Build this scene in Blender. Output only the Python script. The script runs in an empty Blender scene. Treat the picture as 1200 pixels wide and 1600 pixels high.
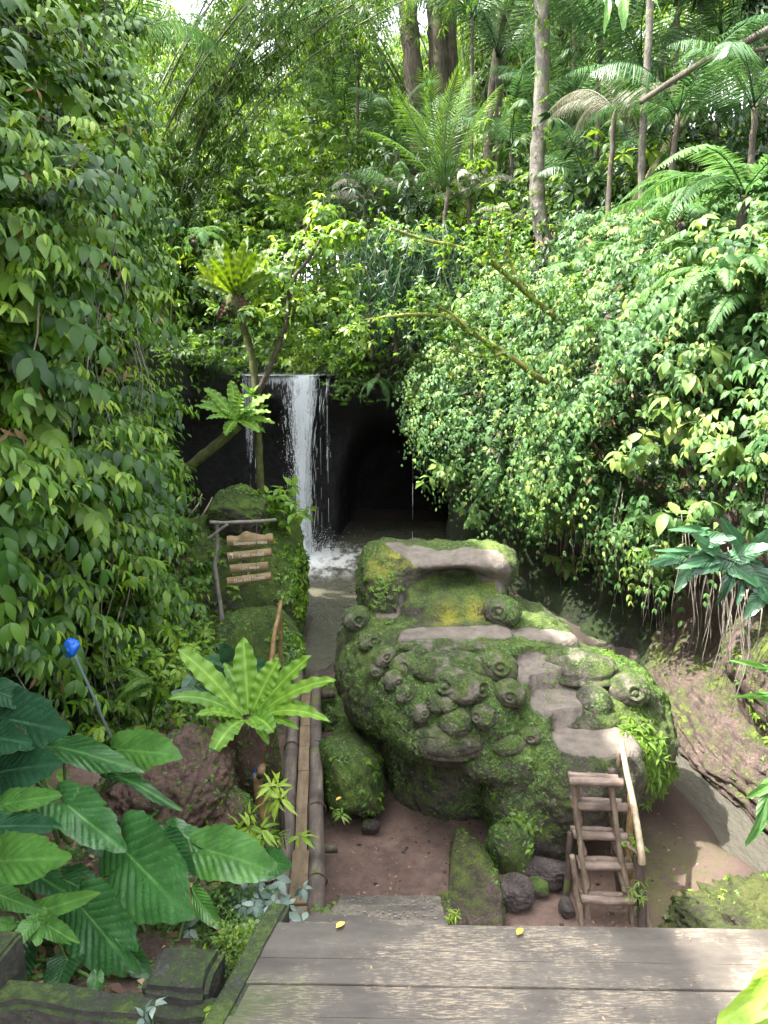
import bpy, bmesh, math, random
import numpy as np
from mathutils import Vector, Matrix
from mathutils.bvhtree import BVHTree

R = math.radians
SC = bpy.context.scene
COL = SC.collection
# ------------------------------------------------------------------ camera, sky, sun, exposure
EYE = 4.0
PITCH = R(11.7)
FPX = 1155.0
cam_d = bpy.data.cameras.new('camera'); cam = bpy.data.objects.new('camera', cam_d); COL.objects.link(cam)
cam.location = (0, 0, EYE); cam.rotation_euler = (R(90) - PITCH, 0, 0)
cam_d.sensor_fit = 'VERTICAL'; cam_d.sensor_height = 36; cam_d.lens = 36 * FPX / 1600
cam_d.clip_start = 0.05; cam_d.clip_end = 2000
SC.camera = cam

SUN_EL, SUN_AZ = R(60), R(262)     # azimuth clockwise from +Y: light comes from the left and a little behind
w = bpy.data.worlds.new('World'); SC.world = w; w.use_nodes = True
nt = w.node_tree; bg = nt.nodes['Background']
sky = nt.nodes.new('ShaderNodeTexSky'); sky.sky_type = 'NISHITA'; sky.sun_disc = False
sky.sun_elevation = SUN_EL; sky.sun_rotation = SUN_AZ
sky.air_density = 1.0; sky.dust_density = 3.5; sky.ozone_density = 0.6
hz = nt.nodes.new('ShaderNodeHueSaturation'); hz.inputs['Saturation'].default_value = .24; hz.inputs['Value'].default_value = 1.25   # thin bright cloud washes out the blue
nt.links.new(sky.outputs[0], hz.inputs['Color']); nt.links.new(hz.outputs[0], bg.inputs[0]); bg.inputs[1].default_value = 0.15
sd = bpy.data.lights.new('sun', 'SUN'); sd.energy = 2.7; sd.angle = R(0.6); sd.color = (1, .95, .86)
so = bpy.data.objects.new('sun', sd); COL.objects.link(so)
_s = Vector((math.sin(SUN_AZ) * math.cos(SUN_EL), math.cos(SUN_AZ) * math.cos(SUN_EL), math.sin(SUN_EL)))
so.rotation_euler = _s.to_track_quat('Z', 'Y').to_euler(); so.location = (0, 0, 30)
SC.view_settings.view_transform = 'Standard'; SC.view_settings.look = 'None'
SC.view_settings.exposure = 2.86; SC.view_settings.gamma = 1.0; SC.view_settings.use_curve_mapping = False
SC.render.engine = 'CYCLES'
SC.cycles.max_bounces = 7; SC.cycles.diffuse_bounces = 4; SC.cycles.glossy_bounces = 3
SC.cycles.transmission_bounces = 5; SC.cycles.transparent_max_bounces = 16
SC.cycles.caustics_reflective = False; SC.cycles.caustics_refractive = False
SC.cycles.use_denoising = True
SC.cycles.sample_clamp_indirect = 6

# ------------------------------------------------------------------ maths helpers
CP, SP = math.cos(PITCH), math.sin(PITCH)
def ray(px, py):
    u = (px - 600) / FPX; v = (py - 800) / FPX
    return np.array([u, CP - v * SP, -SP - v * CP])
def at(px, py, Y):
    d = ray(px, py); return np.array([0, 0, EYE]) + d * (Y / d[1])
def onz(px, py, z):
    d = ray(px, py); return np.array([0, 0, EYE]) + d * ((z - EYE) / d[2])
def proj(P):
    P = np.asarray(P, float); x = P[..., 0]; y = P[..., 1]; z = P[..., 2] - EYE
    dep = y * CP - z * SP; up = y * SP + z * CP
    dep = np.where(np.abs(dep) < 1e-6, 1e-6, dep)
    return 600 + x / dep * FPX, 800 - up / dep * FPX, dep
def nrm(v):
    v = np.asarray(v, float); return v / (np.linalg.norm(v, axis=-1, keepdims=True) + 1e-9)
def smooth(a, b, x):
    t = np.clip((x - a) / (b - a), 0, 1); return t * t * (3 - 2 * t)
def _h(i, j, k, s):
    n = (i * 374761393 + j * 668265263 + k * 2147483647 + s * 1274126177) & 0xffffffff
    n = ((n ^ (n >> 13)) * 1274126177) & 0xffffffff
    n = n ^ (n >> 16)
    return (n & 0xffff) / 65535.0
def vnoise(p, s=0):
    p = np.asarray(p, float); f = np.floor(p); t = p - f; t = t * t * (3 - 2 * t); f = f.astype(np.int64)
    i, j, k = f[..., 0], f[..., 1], f[..., 2]; x, y, z = t[..., 0], t[..., 1], t[..., 2]
    r = 0
    for a in (0, 1):
        for b in (0, 1):
            for c in (0, 1):
                r = r + _h(i + a, j + b, k + c, s) * (x if a else 1 - x) * (y if b else 1 - y) * (z if c else 1 - z)
    return r * 2 - 1
def fbm(p, freq=1.0, octv=4, s=0):
    p = np.asarray(p, float); r = 0; a = 1.0; t = 0
    for o in range(octv):
        r = r + a * vnoise(p * freq + o * 17.3, s + o); t += a; a *= .5; freq *= 2.03
    return r / t

# ------------------------------------------------------------------ geometry collector
class G:
    def __init__(s): s.v = []; s.n = 0; s.f = []; s.t = []
    def add(s, v, f, tint=0.5):
        """v (N,3); f int array (k,m) or list of those; tint scalar or (N,)"""
        v = np.asarray(v, float)
        for ff in (f if isinstance(f, (list, tuple)) else [f]):
            ff = np.asarray(ff, np.int64)
            if len(ff): s.f.append(ff + s.n)
        s.v.append(v); s.n += len(v)
        s.t.append(np.broadcast_to(np.asarray(tint, float), (len(v),)))
        return s
    def box(s, c, size, rot=None, tint=.5):
        c = np.asarray(c, float); h = np.asarray(size, float) / 2
        v = np.array([[x, y, z] for x in (-1, 1) for y in (-1, 1) for z in (-1, 1)]) * h
        if rot is not None: v = v @ np.asarray(rot).T
        f = np.array([[0, 1, 3, 2], [4, 6, 7, 5], [0, 4, 5, 1], [2, 3, 7, 6], [0, 2, 6, 4], [1, 5, 7, 3]])
        return s.add(v + c, f, tint)
    def tube(s, pts, rad, n=8, tint=.5, cap=True, jit=0, seed=0):
        pts = np.asarray(pts, float); m = len(pts); rad = np.broadcast_to(np.asarray(rad, float), (m,))
        T = nrm(np.gradient(pts, axis=0)); up = np.array([0, 0, 1.]) if abs(T[0][2]) < .9 else np.array([1., 0, 0])
        U = []; u = nrm(np.cross(T[0], up))
        for i in range(m):
            u = nrm(u - T[i] * np.dot(u, T[i])); U.append(u)
        U = np.array(U); V = np.cross(T, U)
        a = np.linspace(0, 2 * np.pi, n, endpoint=False)
        rr = rad[:, None] * np.ones((m, n))
        if jit: rr = rr * (1 + jit * np.random.default_rng(seed).uniform(-1, 1, (m, n)))
        P = pts[:, None, :] + rr[..., None] * (np.cos(a)[None, :, None] * U[:, None, :] + np.sin(a)[None, :, None] * V[:, None, :])
        i = np.arange(m - 1)[:, None]; j = np.arange(n)[None, :]; k = (j + 1) % n
        f = np.stack([i * n + j, i * n + k, (i + 1) * n + k, (i + 1) * n + j], -1).reshape(-1, 4)
        fs = [f]
        P = P.reshape(-1, 3)
        if cap:
            P = np.vstack([P, pts[0], pts[-1]]); jj = np.arange(n); kk = (jj + 1) % n
            fs.append(np.stack([kk, jj, np.full(n, m * n)], -1))
            fs.append(np.stack([(m - 1) * n + jj, (m - 1) * n + kk, np.full(n, m * n + 1)], -1))
        tt = np.broadcast_to(np.asarray(tint, float), (m,)) if np.ndim(tint) else tint
        if np.ndim(tt): tt = np.concatenate([np.repeat(tt, n), [tt[0], tt[-1]] if cap else []])
        return s.add(P, fs, tt)
    def grid(s, P, tint=.5, closed=False):
        a, b = P.shape[:2]; i = np.arange(a - 1)[:, None]; bb = b if closed else b - 1
        j = np.arange(bb)[None, :]; k = (j + 1) % b
        f = np.stack([i * b + j, i * b + k, (i + 1) * b + k, (i + 1) * b + j], -1).reshape(-1, 4)
        t = np.asarray(tint, float)
        return s.add(P.reshape(-1, 3), f, t.reshape(-1) if t.ndim else tint)
    def inst(s, tv, tfs, pos, M, tint=.5, ttint=None):
        """template verts (k,3), faces list, positions (N,3), matrices (N,3,3) columns = axes*scale"""
        N = len(pos); k = len(tv)
        if N == 0: return s
        V = np.einsum('nij,kj->nki', M, tv) + pos[:, None, :]
        fs = []
        off = (np.arange(N) * k)[:, None, None]
        for tf in tfs:
            tf = np.asarray(tf); fs.append((tf[None] + off).reshape(-1, tf.shape[1]))
        t = np.broadcast_to(np.asarray(tint, float), (N,))[:, None] + (0 if ttint is None else np.asarray(ttint)[None, :])
        return s.add(V.reshape(-1, 3), fs, np.broadcast_to(t, (N, k)).reshape(-1))
    def arrays(s):
        return np.vstack(s.v), s.f, np.concatenate(s.t)
    def build(s, name, mat, parent=None, sm=True, attrs=None, solid=0):
        v, fs, t = s.arrays()
        me = bpy.data.meshes.new(name)
        me.vertices.add(len(v)); me.vertices.foreach_set('co', v.astype(np.float32).ravel())
        loops = np.concatenate([f.ravel() for f in fs]); tot = np.concatenate([np.full(len(f), f.shape[1]) for f in fs])
        st = np.concatenate([[0], np.cumsum(tot)[:-1]])
        me.loops.add(len(loops)); me.loops.foreach_set('vertex_index', loops.astype(np.int32))
        me.polygons.add(len(tot)); me.polygons.foreach_set('loop_start', st.astype(np.int32))
        me.polygons.foreach_set('loop_total', tot.astype(np.int32))
        me.update(calc_edges=True)
        a = me.attributes.new('tint', 'FLOAT', 'POINT'); a.data.foreach_set('value', t.astype(np.float32))
        for kk, vv in (attrs or {}).items():
            a = me.attributes.new(kk, 'FLOAT', 'POINT'); a.data.foreach_set('value', np.asarray(vv, np.float32))
        if sm: me.polygons.foreach_set('use_smooth', np.ones(len(tot), bool))
        me.materials.append(mat)
        o = bpy.data.objects.new(name, me); COL.objects.link(o)
        if parent is not None: o.parent = parent
        if solid:
            md = o.modifiers.new('thick', 'SOLIDIFY'); md.thickness = solid; md.offset = 0
        return o

def tag(o, label=None, cat=None, group=None, kind=None):
    if label: o['label'] = label
    if cat: o['category'] = cat
    if group: o['group'] = group
    if kind: o['kind'] = kind
    return o
def empty(name, loc=(0, 0, 0), label=None, cat=None, group=None):
    o = bpy.data.objects.new(name, None); COL.objects.link(o); o.location = tuple(loc); o.empty_display_size = .1
    return tag(o, label, cat, group)
def rebase(root):
    """parts were built in world space: keep them there under a moved empty"""
    inv = Matrix.Translation(-root.location)
    for c in root.children:
        c.matrix_parent_inverse = inv
def copy_tree(o, parent=None):
    c = o.copy(); COL.objects.link(c)
    if parent is not None: c.parent = parent
    for ch in list(o.children): copy_tree(ch, c)
    return c
def sample_mesh(v, fs, n, rng, mask=None):
    tris = []
    for f in fs:
        for k in range(1, f.shape[1] - 1): tris.append(f[:, [0, k, k + 1]])
    T = np.vstack(tris); A, B, C = v[T[:, 0]], v[T[:, 1]], v[T[:, 2]]
    cr = np.cross(B - A, C - A); ar = np.linalg.norm(cr, axis=1)
    if mask is not None: ar = ar * mask((A + B + C) / 3, cr / (ar[:, None] + 1e-12))
    i = rng.choice(len(T), n, p=ar / ar.sum()); r1 = np.sqrt(rng.random(n)); r2 = rng.random(n)
    P = A[i] * (1 - r1)[:, None] + B[i] * (r1 * (1 - r2))[:, None] + C[i] * (r1 * r2)[:, None]
    return P, nrm(cr[i])
def mesh_arrays(me):
    v = np.empty(len(me.vertices) * 3, np.float32); me.vertices.foreach_get('co', v); v = v.reshape(-1, 3).astype(float)
    me.calc_loop_triangles(); t = np.empty(len(me.loop_triangles) * 3, np.int32); me.loop_triangles.foreach_get('vertices', t)
    return v, t.reshape(-1, 3)
def bvh_of(v, fs):
    polys = []
    for f in fs: polys += f.tolist()
    return BVHTree.FromPolygons([tuple(x) for x in v], polys)
def cast(bvh, px, py):
    d = ray(px, py); h = bvh.ray_cast(Vector((0, 0, EYE)), Vector(d).normalized())
    return (None, None) if h[0] is None else (np.array(h[0]), np.array(h[1]))

# ------------------------------------------------------------------ materials
def newmat(name):
    m = bpy.data.materials.new(name); m.use_nodes = True; nt = m.node_tree
    for n in list(nt.nodes): nt.nodes.remove(n)
    out = nt.nodes.new('ShaderNodeOutputMaterial'); return m, nt, out
class N:
    def __init__(s, nt): s.nt = nt
    def n(s, typ, **kw):
        x = s.nt.nodes.new('ShaderNode' + typ)
        for k, v in kw.items():
            if k in x.inputs: 
                if hasattr(v, 'is_linked'): s.nt.links.new(v, x.inputs[k])
                else: x.inputs[k].default_value = v
            else: setattr(x, k, v)
        return x
    def l(s, a, b): s.nt.links.new(a, b)
    def coords(s, scale=(1, 1, 1), obj=True):
        tc = s.n('TexCoord'); mp = s.n('Mapping'); s.l(tc.outputs['Object' if obj else 'Generated'], mp.inputs[0]); mp.inputs['Scale'].default_value = scale
        return mp.outputs[0]
    def noise(s, co, scale, detail=4, rough=.55):
        x = s.n('TexNoise'); x.inputs['Scale'].default_value = scale; x.inputs['Detail'].default_value = detail
        x.inputs['Roughness'].default_value = rough; s.l(co, x.inputs['Vector']); return x.outputs['Fac']
    def ramp(s, fac, stops):
        x = s.n('ValToRGB'); e = x.color_ramp.elements
        while len(e) < len(stops): e.new(.5)
        for el, (p, c) in zip(e, stops):
            el.position = p; el.color = (*c, 1) if len(c) == 3 else c
        s.l(fac, x.inputs[0]); return x.outputs[0]
    def mapr(s, v, a, b, c=0, d=1):
        x = s.n('MapRange'); s.l(v, x.inputs[0])
        for i, q in enumerate((a, b, c, d)): x.inputs[1 + i].default_value = q
        return x.outputs[0]
    def mix(s, f, a, b):
        x = s.n('Mix', data_type='RGBA')
        for i, v in ((0, f), (6, a), (7, b)):
            if hasattr(v, 'is_linked'): s.l(v, x.inputs[i])
            else: x.inputs[i].default_value = (*v, 1) if isinstance(v, tuple) and len(v) == 3 else v
        return x.outputs[2]
    def math(s, op, a, b=0.0):
        x = s.n('Math', operation=op)
        for i, v in ((0, a), (1, b)):
            if hasattr(v, 'is_linked'): s.l(v, x.inputs[i])
            else: x.inputs[i].default_value = v
        return x.outputs[0]
    def attr(s, name):
        return s.n('Attribute', attribute_name=name).outputs['Fac']
    def bump(s, h, st=.5, dist=.02):
        x = s.n('Bump'); x.inputs['Strength'].default_value = st; x.inputs['Distance'].default_value = dist
        s.l(h, x.inputs['Height']); return x.outputs[0]

def leaf_mat(name, cols, rough=.42, trans=.35, tcol=None, spec=.5, vein=False, spots=0.0):
    """cols: ramp dark->light by tint attribute"""
    m, nt, out = newmat(name); q = N(nt)
    t = q.attr('tint'); oi = q.n('ObjectInfo').outputs['Random']
    co = q.coords(); nz = q.noise(co, 1.3, 2)
    f = q.math('ADD', t, q.math('MULTIPLY', q.math('SUBTRACT', nz, .5), .5))
    f = q.math('ADD', f, q.math('MULTIPLY', q.math('SUBTRACT', oi, .5), .16))
    k = len(cols); c = q.ramp(f, [(i / (k - 1), cc) for i, cc in enumerate(cols)])
    if vein:
        vn = q.attr('vein'); c = q.mix(q.math('MULTIPLY', vn, vein), c, tuple(min(1, x * 1.8 + .03) for x in cols[-1]))
    if spots:
        sn = q.noise(co, 38, 4, .7); c = q.mix(q.mapr(sn, .68, .74, 0, spots), c, (.10, .06, .02))
    if vein:
        m9 = q.noise(co, 11, 4, .6); c = q.mix(q.mapr(m9, .35, .65, 0, .45), c, tuple(x * .55 for x in cols[1]))
        rim = q.attr('rim'); rr = q.math('ADD', rim, q.math('MULTIPLY', q.noise(co, 16, 3, .7), .34)); c = q.mix(q.mapr(rr, 1.17, 1.21, 0, .85), c, (.16, .085, .03))
    p = q.n('BsdfPrincipled', Roughness=rough); q.l(c, p.inputs['Base Color']); p.inputs['Specular IOR Level'].default_value = spec
    if vein or spots:
        q.l(q.bump(q.noise(co, 70, 4), .35, .008), p.inputs['Normal']); q.l(q.mapr(q.noise(co, 20, 4), .35, .65, rough, rough + .25), p.inputs['Roughness'])
    tr = q.n('BsdfTranslucent'); hs = q.n('HueSaturation', Hue=.485, Saturation=1.1, Value=1.7); q.l(c, hs.inputs['Color']); q.l(hs.outputs[0], tr.inputs[0])
    mx = q.n('MixShader'); mx.inputs[0].default_value = trans; q.l(p.outputs[0], mx.inputs[1]); q.l(tr.outputs[0], mx.inputs[2])
    q.l(mx.outputs[0], out.inputs[0]); return m

def rock_mat(name, rock=((.05, .04, .035), (.20, .155, .13)), moss=((.018, .035, .006), (.06, .10, .018), (.14, .19, .03)), mossamt=.5, wet=0.0, bumpd=.03, barea=False, scale=1.0):
    m, nt, out = newmat(name); q = N(nt); co = q.coords()
    n1 = q.noise(co, 2.2 * scale, 6, .6); n2 = q.noise(co, 9 * scale, 6, .65); n3 = q.noise(co, 45 * scale, 4, .7); n4 = q.noise(co, 140 * scale, 2, .6)
    rc = q.mix(q.mapr(n2, .35, .65), rock[0], rock[1])
    rc = q.mix(q.mapr(n3, .42, .68, 0, .65), rc, tuple(x * .45 for x in rock[0]))
    mc = q.ramp(q.math('ADD', q.math('ADD', q.math('MULTIPLY', n1, .35), q.math('MULTIPLY', n2, .30)), q.math('MULTIPLY', n3, .38)), [(.40, moss[0]), (.51, moss[1]), (.62, moss[2])])
    geo = q.n('NewGeometry'); sx = q.n('SeparateXYZ'); q.l(geo.outputs['Normal'], sx.inputs[0])
    up = q.mapr(sx.outputs[2], -.5, .7, -.14, .10)
    fac = q.math('ADD', q.math('ADD', q.math('MULTIPLY', n1, .6), q.math('MULTIPLY', n2, .4)), up)
    fac = q.math('ADD', fac, q.math('MULTIPLY', q.math('SUBTRACT', n3, .5), .5))
    lo = .5 + (.5 - mossamt) * .5
    mf = q.mapr(fac, lo - .05, lo + .06)
    if barea:
        ba = q.attr('bare'); mf = q.math('MULTIPLY', mf, q.math('SUBTRACT', 1.0, q.mapr(q.math('ADD', ba, q.math('MULTIPLY', q.math('SUBTRACT', n2, .5), 1.5)), .4, .6)))
        rc = q.mix(q.mapr(ba, .45, .7), rc, q.mix(q.mapr(n2, .3, .7), (.095, .080, .066), (.20, .168, .138)))
        ye = q.attr('yell'); mc = q.mix(q.math('MULTIPLY', ye, .85), mc, q.mix(q.mapr(n3, .3, .7), (.20, .20, .02), (.42, .38, .05)))
    c = q.mix(mf, rc, mc)
    p = q.n('BsdfPrincipled'); q.l(c, p.inputs['Base Color'])
    q.l(q.mapr(mf, 0, 1, .75 - .5 * wet, .95), p.inputs['Roughness'])
    h = q.math('ADD', q.math('MULTIPLY', n2, .5), q.math('ADD', q.math('MULTIPLY', n3, .5), q.math('MULTIPLY', q.math('MULTIPLY', n4, mf), .7)))
    q.l(q.bump(h, .9, bumpd), p.inputs['Normal']); q.l(p.outputs[0], out.inputs[0]); return m

def wood_mat(name, cols, rough=.75, stretch=(8, 8, 1), bumpd=.006, moss=0.0, spots=.3, ring=0):
    m, nt, out = newmat(name); q = N(nt); co = q.coords(stretch); c2 = q.coords()
    n1 = q.noise(co, 3, 6, .65); n2 = q.noise(c2, 6, 5, .65); n3 = q.noise(co, 16, 4)
    c = q.ramp(q.math('ADD', q.math('MULTIPLY', n1, .6), q.math('MULTIPLY', n2, .4)), [(.32, cols[0]), (.5, cols[1]), (.68, cols[2])])
    t = q.attr('tint'); c = q.mix(q.mapr(t, 0, .45, .8, 0), c, tuple(x * .35 for x in cols[0]))
    c = q.mix(q.mapr(q.noise(c2, 26, 3, .7), .62, .70, 0, spots), c, tuple(x * .4 for x in cols[0]))
    if moss:
        c = q.mix(q.mapr(n2, .66 - moss * .25, .72 - moss * .25), c, (.09, .12, .02))
    p = q.n('BsdfPrincipled', Roughness=rough); q.l(c, p.inputs['Base Color'])
    q.l(q.bump(q.math('ADD', n3, n2), .8, bumpd), p.inputs['Normal']); q.l(p.outputs[0], out.inputs[0]); return m
def plain_mat(name, c, rough=.6, var=.25, sc=8, metallic=0):
    m, nt, out = newmat(name); q = N(nt); n1 = q.noise(q.coords(), sc, 5, .6)
    p = q.n('BsdfPrincipled', Roughness=rough, Metallic=metallic)
    q.l(q.mix(q.mapr(n1, .3, .7), tuple(x * (1 - var) for x in c), tuple(min(1, x * (1 + var)) for x in c)), p.inputs['Base Color'])
    q.l(q.bump(n1, .3, .004), p.inputs['Normal']); q.l(p.outputs[0], out.inputs[0]); return m

M = {}
M['leaf_mid'] = leaf_mat('leaf_mid', [(.018, .055, .005), (.062, .148, .012), (.14, .27, .024), (.28, .40, .04)], rough=.36, trans=.26, spec=.42)
M['leaf_blue'] = leaf_mat('leaf_cool_green', [(.012, .042, .007), (.036, .102, .015), (.09, .19, .026), (.18, .30, .045)], rough=.42, trans=.25, spec=.38)
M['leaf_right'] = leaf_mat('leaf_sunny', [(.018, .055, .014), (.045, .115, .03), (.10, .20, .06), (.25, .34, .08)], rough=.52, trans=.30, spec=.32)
M['leaf_yel'] = leaf_mat('leaf_yellow_green', [(.03, .085, .012), (.075, .165, .022), (.14, .25, .035), (.24, .34, .05)], trans=.42)
M['leaf_far'] = leaf_mat('leaf_forest', [(.016, .045, .010), (.048, .108, .018), (.11, .20, .032), (.19, .29, .045)], rough=.45, trans=.46)
M['leaf_dark'] = leaf_mat('leaf_dark_forest', [(.004, .014, .004), (.010, .032, .008), (.028, .070, .014), (.065, .13, .025)], rough=.42, trans=.2)  # dark leaf green; under the wall vines it stands for shade in gaps
M['leaf_palm'] = leaf_mat('leaf_palm', [(.012, .045, .015), (.03, .085, .025), (.07, .14, .045), (.15, .22, .08)], rough=.35, trans=.28)
M['leaf_grey'] = leaf_mat('leaf_dry_palm', [(.08, .09, .06), (.16, .16, .11), (.26, .25, .19), (.36, .34, .26)], rough=.5, trans=.2)
M['leaf_palm_lit'] = leaf_mat('leaf_palm_lit', [(.02, .06, .01), (.05, .12, .02), (.10, .19, .03), (.18, .28, .05)], rough=.4, trans=.35)  # brighter copy of the palm leaf, its sunlit look put into the colour
M['leaf_nest'] = leaf_mat('leaf_nest_fern', [(.06, .15, .015), (.13, .28, .03), (.22, .38, .05), (.32, .48, .08)], rough=.42, trans=.32)
M['leaf_ear'] = leaf_mat('leaf_elephant_ear', [(.010, .042, .012), (.022, .088, .024), (.045, .145, .035), (.09, .23, .04)], rough=.24, trans=.22, vein=.6, spots=.5, spec=.7)
M['leaf_silver'] = leaf_mat('leaf_silver', [(.06, .10, .08), (.13, .19, .15), (.22, .29, .24), (.35, .42, .36)], rough=.5, trans=.2)
M['leaf_dead'] = leaf_mat('leaf_dead', [(.07, .035, .018), (.16, .09, .045), (.28, .18, .10), (.42, .30, .18)], rough=.8, trans=.1)
M['leaf_orange'] = leaf_mat('leaf_fallen_yellow', [(.45, .25, .02), (.6, .38, .04), (.7, .48, .10), (.75, .55, .2)], rough=.6, trans=.1)
M['moss_leaf'] = leaf_mat('leaf_tiny_moss', [(.03, .075, .012), (.06, .13, .022), (.11, .20, .04), (.19, .30, .08)], rough=.55, trans=.3)
M['cliff'] = rock_mat('cliff_rock', ((.014, .011, .008), (.055, .040, .030)), ((.005, .011, .003), (.014, .03, .005), (.035, .06, .010)), .55, .3, .06)  # rock colour lowered to stand for the shade between wall leaves
M['wet_shaded_rock'] = rock_mat('wet_shaded_cave_rock', ((.005, .005, .005), (.028, .028, .026)), ((.003, .006, .003), (.010, .018, .006), (.02, .03, .009)), .45, .6, .10)  # wet stone; its near-black tone stands in for shade under the canopy
M['bank_rock'] = rock_mat('pink_bank_rock', ((.045, .030, .025), (.175, .122, .10)), ((.02, .045, .008), (.08, .13, .02), (.18, .22, .04)), .28, .1, .05)  # pink rock darkened in place of the shade on the right bank
M['rock'] = rock_mat('mossy_rock', ((.045, .036, .03), (.15, .12, .10)), mossamt=.62, bumpd=.025)
M['carved'] = rock_mat('carved_mossy_rock', ((.04, .034, .027), (.17, .145, .115)), ((.014, .028, .006), (.060, .100, .018), (.17, .225, .05)), .50, 0, .04, barea=True)
M['dull_bank'] = rock_mat('dull_mossy_bank', ((.04, .032, .024), (.13, .10, .08)), ((.018, .03, .008), (.055, .07, .016), (.11, .12, .03)), .52, 0, .04)
M['lava'] = rock_mat('dark_lava_rock', ((.03, .024, .022), (.11, .085, .078)), mossamt=.12, bumpd=.03)
M['mound'] = rock_mat('red_soil_mound', ((.05, .028, .02), (.14, .082, .058)), mossamt=.12, bumpd=.035)
# ------------------------------------------------------------------ ground
def gheight(X, Y):
    p = np.stack([X, Y, 0 * X], -1)
    z = .035 * fbm(p, 1.3, 4, 3) + .012 * fbm(p, 7, 3, 9)
    bank = 1.22 * smooth(-.86, -1.12, X + .10 * fbm(p, 2.5, 3, 5)) * (1 - smooth(4.85, 5.5, Y))
    z = z + bank
    z = z + .55 * smooth(-1.7, -2.3, X) * smooth(5.2, 6, Y) * (1 - smooth(8.5, 10, Y))
    z = z + .30 * smooth(2.05, 2.9, X - .25 * (Y - 4.2)) * (1 - smooth(5.0, 5.9, Y + .25 * fbm(p, 1.7, 2, 8))) 
    z = z + 1.0 * smooth(-9, -12, X) + 1.0 * smooth(9, 12, X)
    pool = smooth(11.3, 12.3, Y + .5 * fbm(p, .9, 2, 6)) * (1 - smooth(18, 19, Y)) * smooth(-5, -4, X)
    z = z - .42 * pool
    ch = np.exp(-((X - 3.17 - .12 * np.sin(Y * 1.3)) / .34) ** 2) * smooth(3.5, 4.5, Y) * (1 - smooth(8.6, 10.5, Y) * .6)
    z = z - .36 * ch
    z = z + .42 * smooth(3.45, 3.9, X) * smooth(4, 5, Y) * (1 - smooth(9, 10, Y)) 
    ch2 = np.exp(-((X + .95 + .05 * np.sin(Y)) / .42) ** 2) * smooth(8.6, 10, Y) * (1 - smooth(12.5, 13.5, Y))
    z = z - .21 * ch2
    r = np.sqrt(X * X + (Y - 8) ** 2); z = z * (1 - smooth(25, 60, r)) - .05
    return z
def make_ground():
    xs = np.concatenate([-np.geomspace(400, 5.6, 26), np.arange(-5.4, 5.41, .06), np.geomspace(5.6, 400, 26)])
    ys = np.concatenate([-np.geomspace(300, 1.2, 20), np.arange(-1, 17.5, .07), np.geomspace(17.7, 500, 26)])
    X, Y = np.meshgrid(xs, ys); Z = gheight(X, Y)
    g = G(); g.grid(np.stack([X, Y, Z], -1)[:, ::1])
    m, nt, out = newmat('red_sand'); q = N(nt); co = q.coords()
    n1 = q.noise(co, 1.1, 5, .6); n2 = q.noise(co, 14, 5, .7); n3 = q.noise(co, 90, 3, .7)
    c = q.ramp(q.math('ADD', q.math('MULTIPLY', n1, .7), q.math('MULTIPLY', n2, .3)), [(.36, (.135, .082, .062)), (.50, (.24, .155, .12)), (.66, (.36, .25, .20))])
    c = q.mix(q.mapr(n3, .60, .70, 0, .6), c, (.05, .035, .03)); n5 = q.noise(co, 4.5, 5, .65); c = q.mix(q.mapr(n5, .50, .64, 0, .55), c, (.085, .055, .045))
    c = q.mix(q.mapr(q.noise(co, 24, 2, .5), .70, .73, 0, .7), c, (.38, .31, .24))
    # moss on banks; damp by the water
    geo = q.n('NewGeometry'); sx = q.n('SeparateXYZ'); q.l(geo.outputs['Position'], sx.inputs[0])
    hz = sx.outputs[2]; damp = q.mapr(q.math('ADD', hz, q.math('MULTIPLY', q.math('SUBTRACT', n2, .5), .06)), -.14, .0, 1, 0)
    c = q.mix(q.math('MULTIPLY', damp, .6), c, (.07, .055, .048))
    xm = q.math('MULTIPLY', q.mapr(sx.outputs[0], 1.7, 2.4), q.mapr(sx.outputs[1], 6.0, 5.2))
    mo = q.math('MULTIPLY', xm, q.mapr(q.math('ADD', n1, q.math('MULTIPLY', q.math('SUBTRACT', n2, .5), .9)), .44, .52))
    c = q.mix(mo, c, q.mix(q.mapr(n3, .35, .65), (.05, .085, .012), (.19, .22, .035)))
    far = q.mapr(sx.outputs[1], 8.2, 9.6); c = q.mix(q.math('MULTIPLY', far, .55), c, (.05, .045, .038)); c = q.mix(q.math('MULTIPLY', q.mapr(sx.outputs[0], 1.9, 2.6), .65), c, (.07, .05, .042))  # right-hand ground darkened to stand for the shade of the ravine
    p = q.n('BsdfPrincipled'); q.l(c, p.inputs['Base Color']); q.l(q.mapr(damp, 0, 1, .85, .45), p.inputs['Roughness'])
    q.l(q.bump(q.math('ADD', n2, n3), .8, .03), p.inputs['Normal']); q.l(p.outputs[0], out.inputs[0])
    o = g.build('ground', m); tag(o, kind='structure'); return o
ground = make_ground()
def gz(x, y): return float(gheight(np.array([x], float), np.array([y], float))[0])

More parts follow.
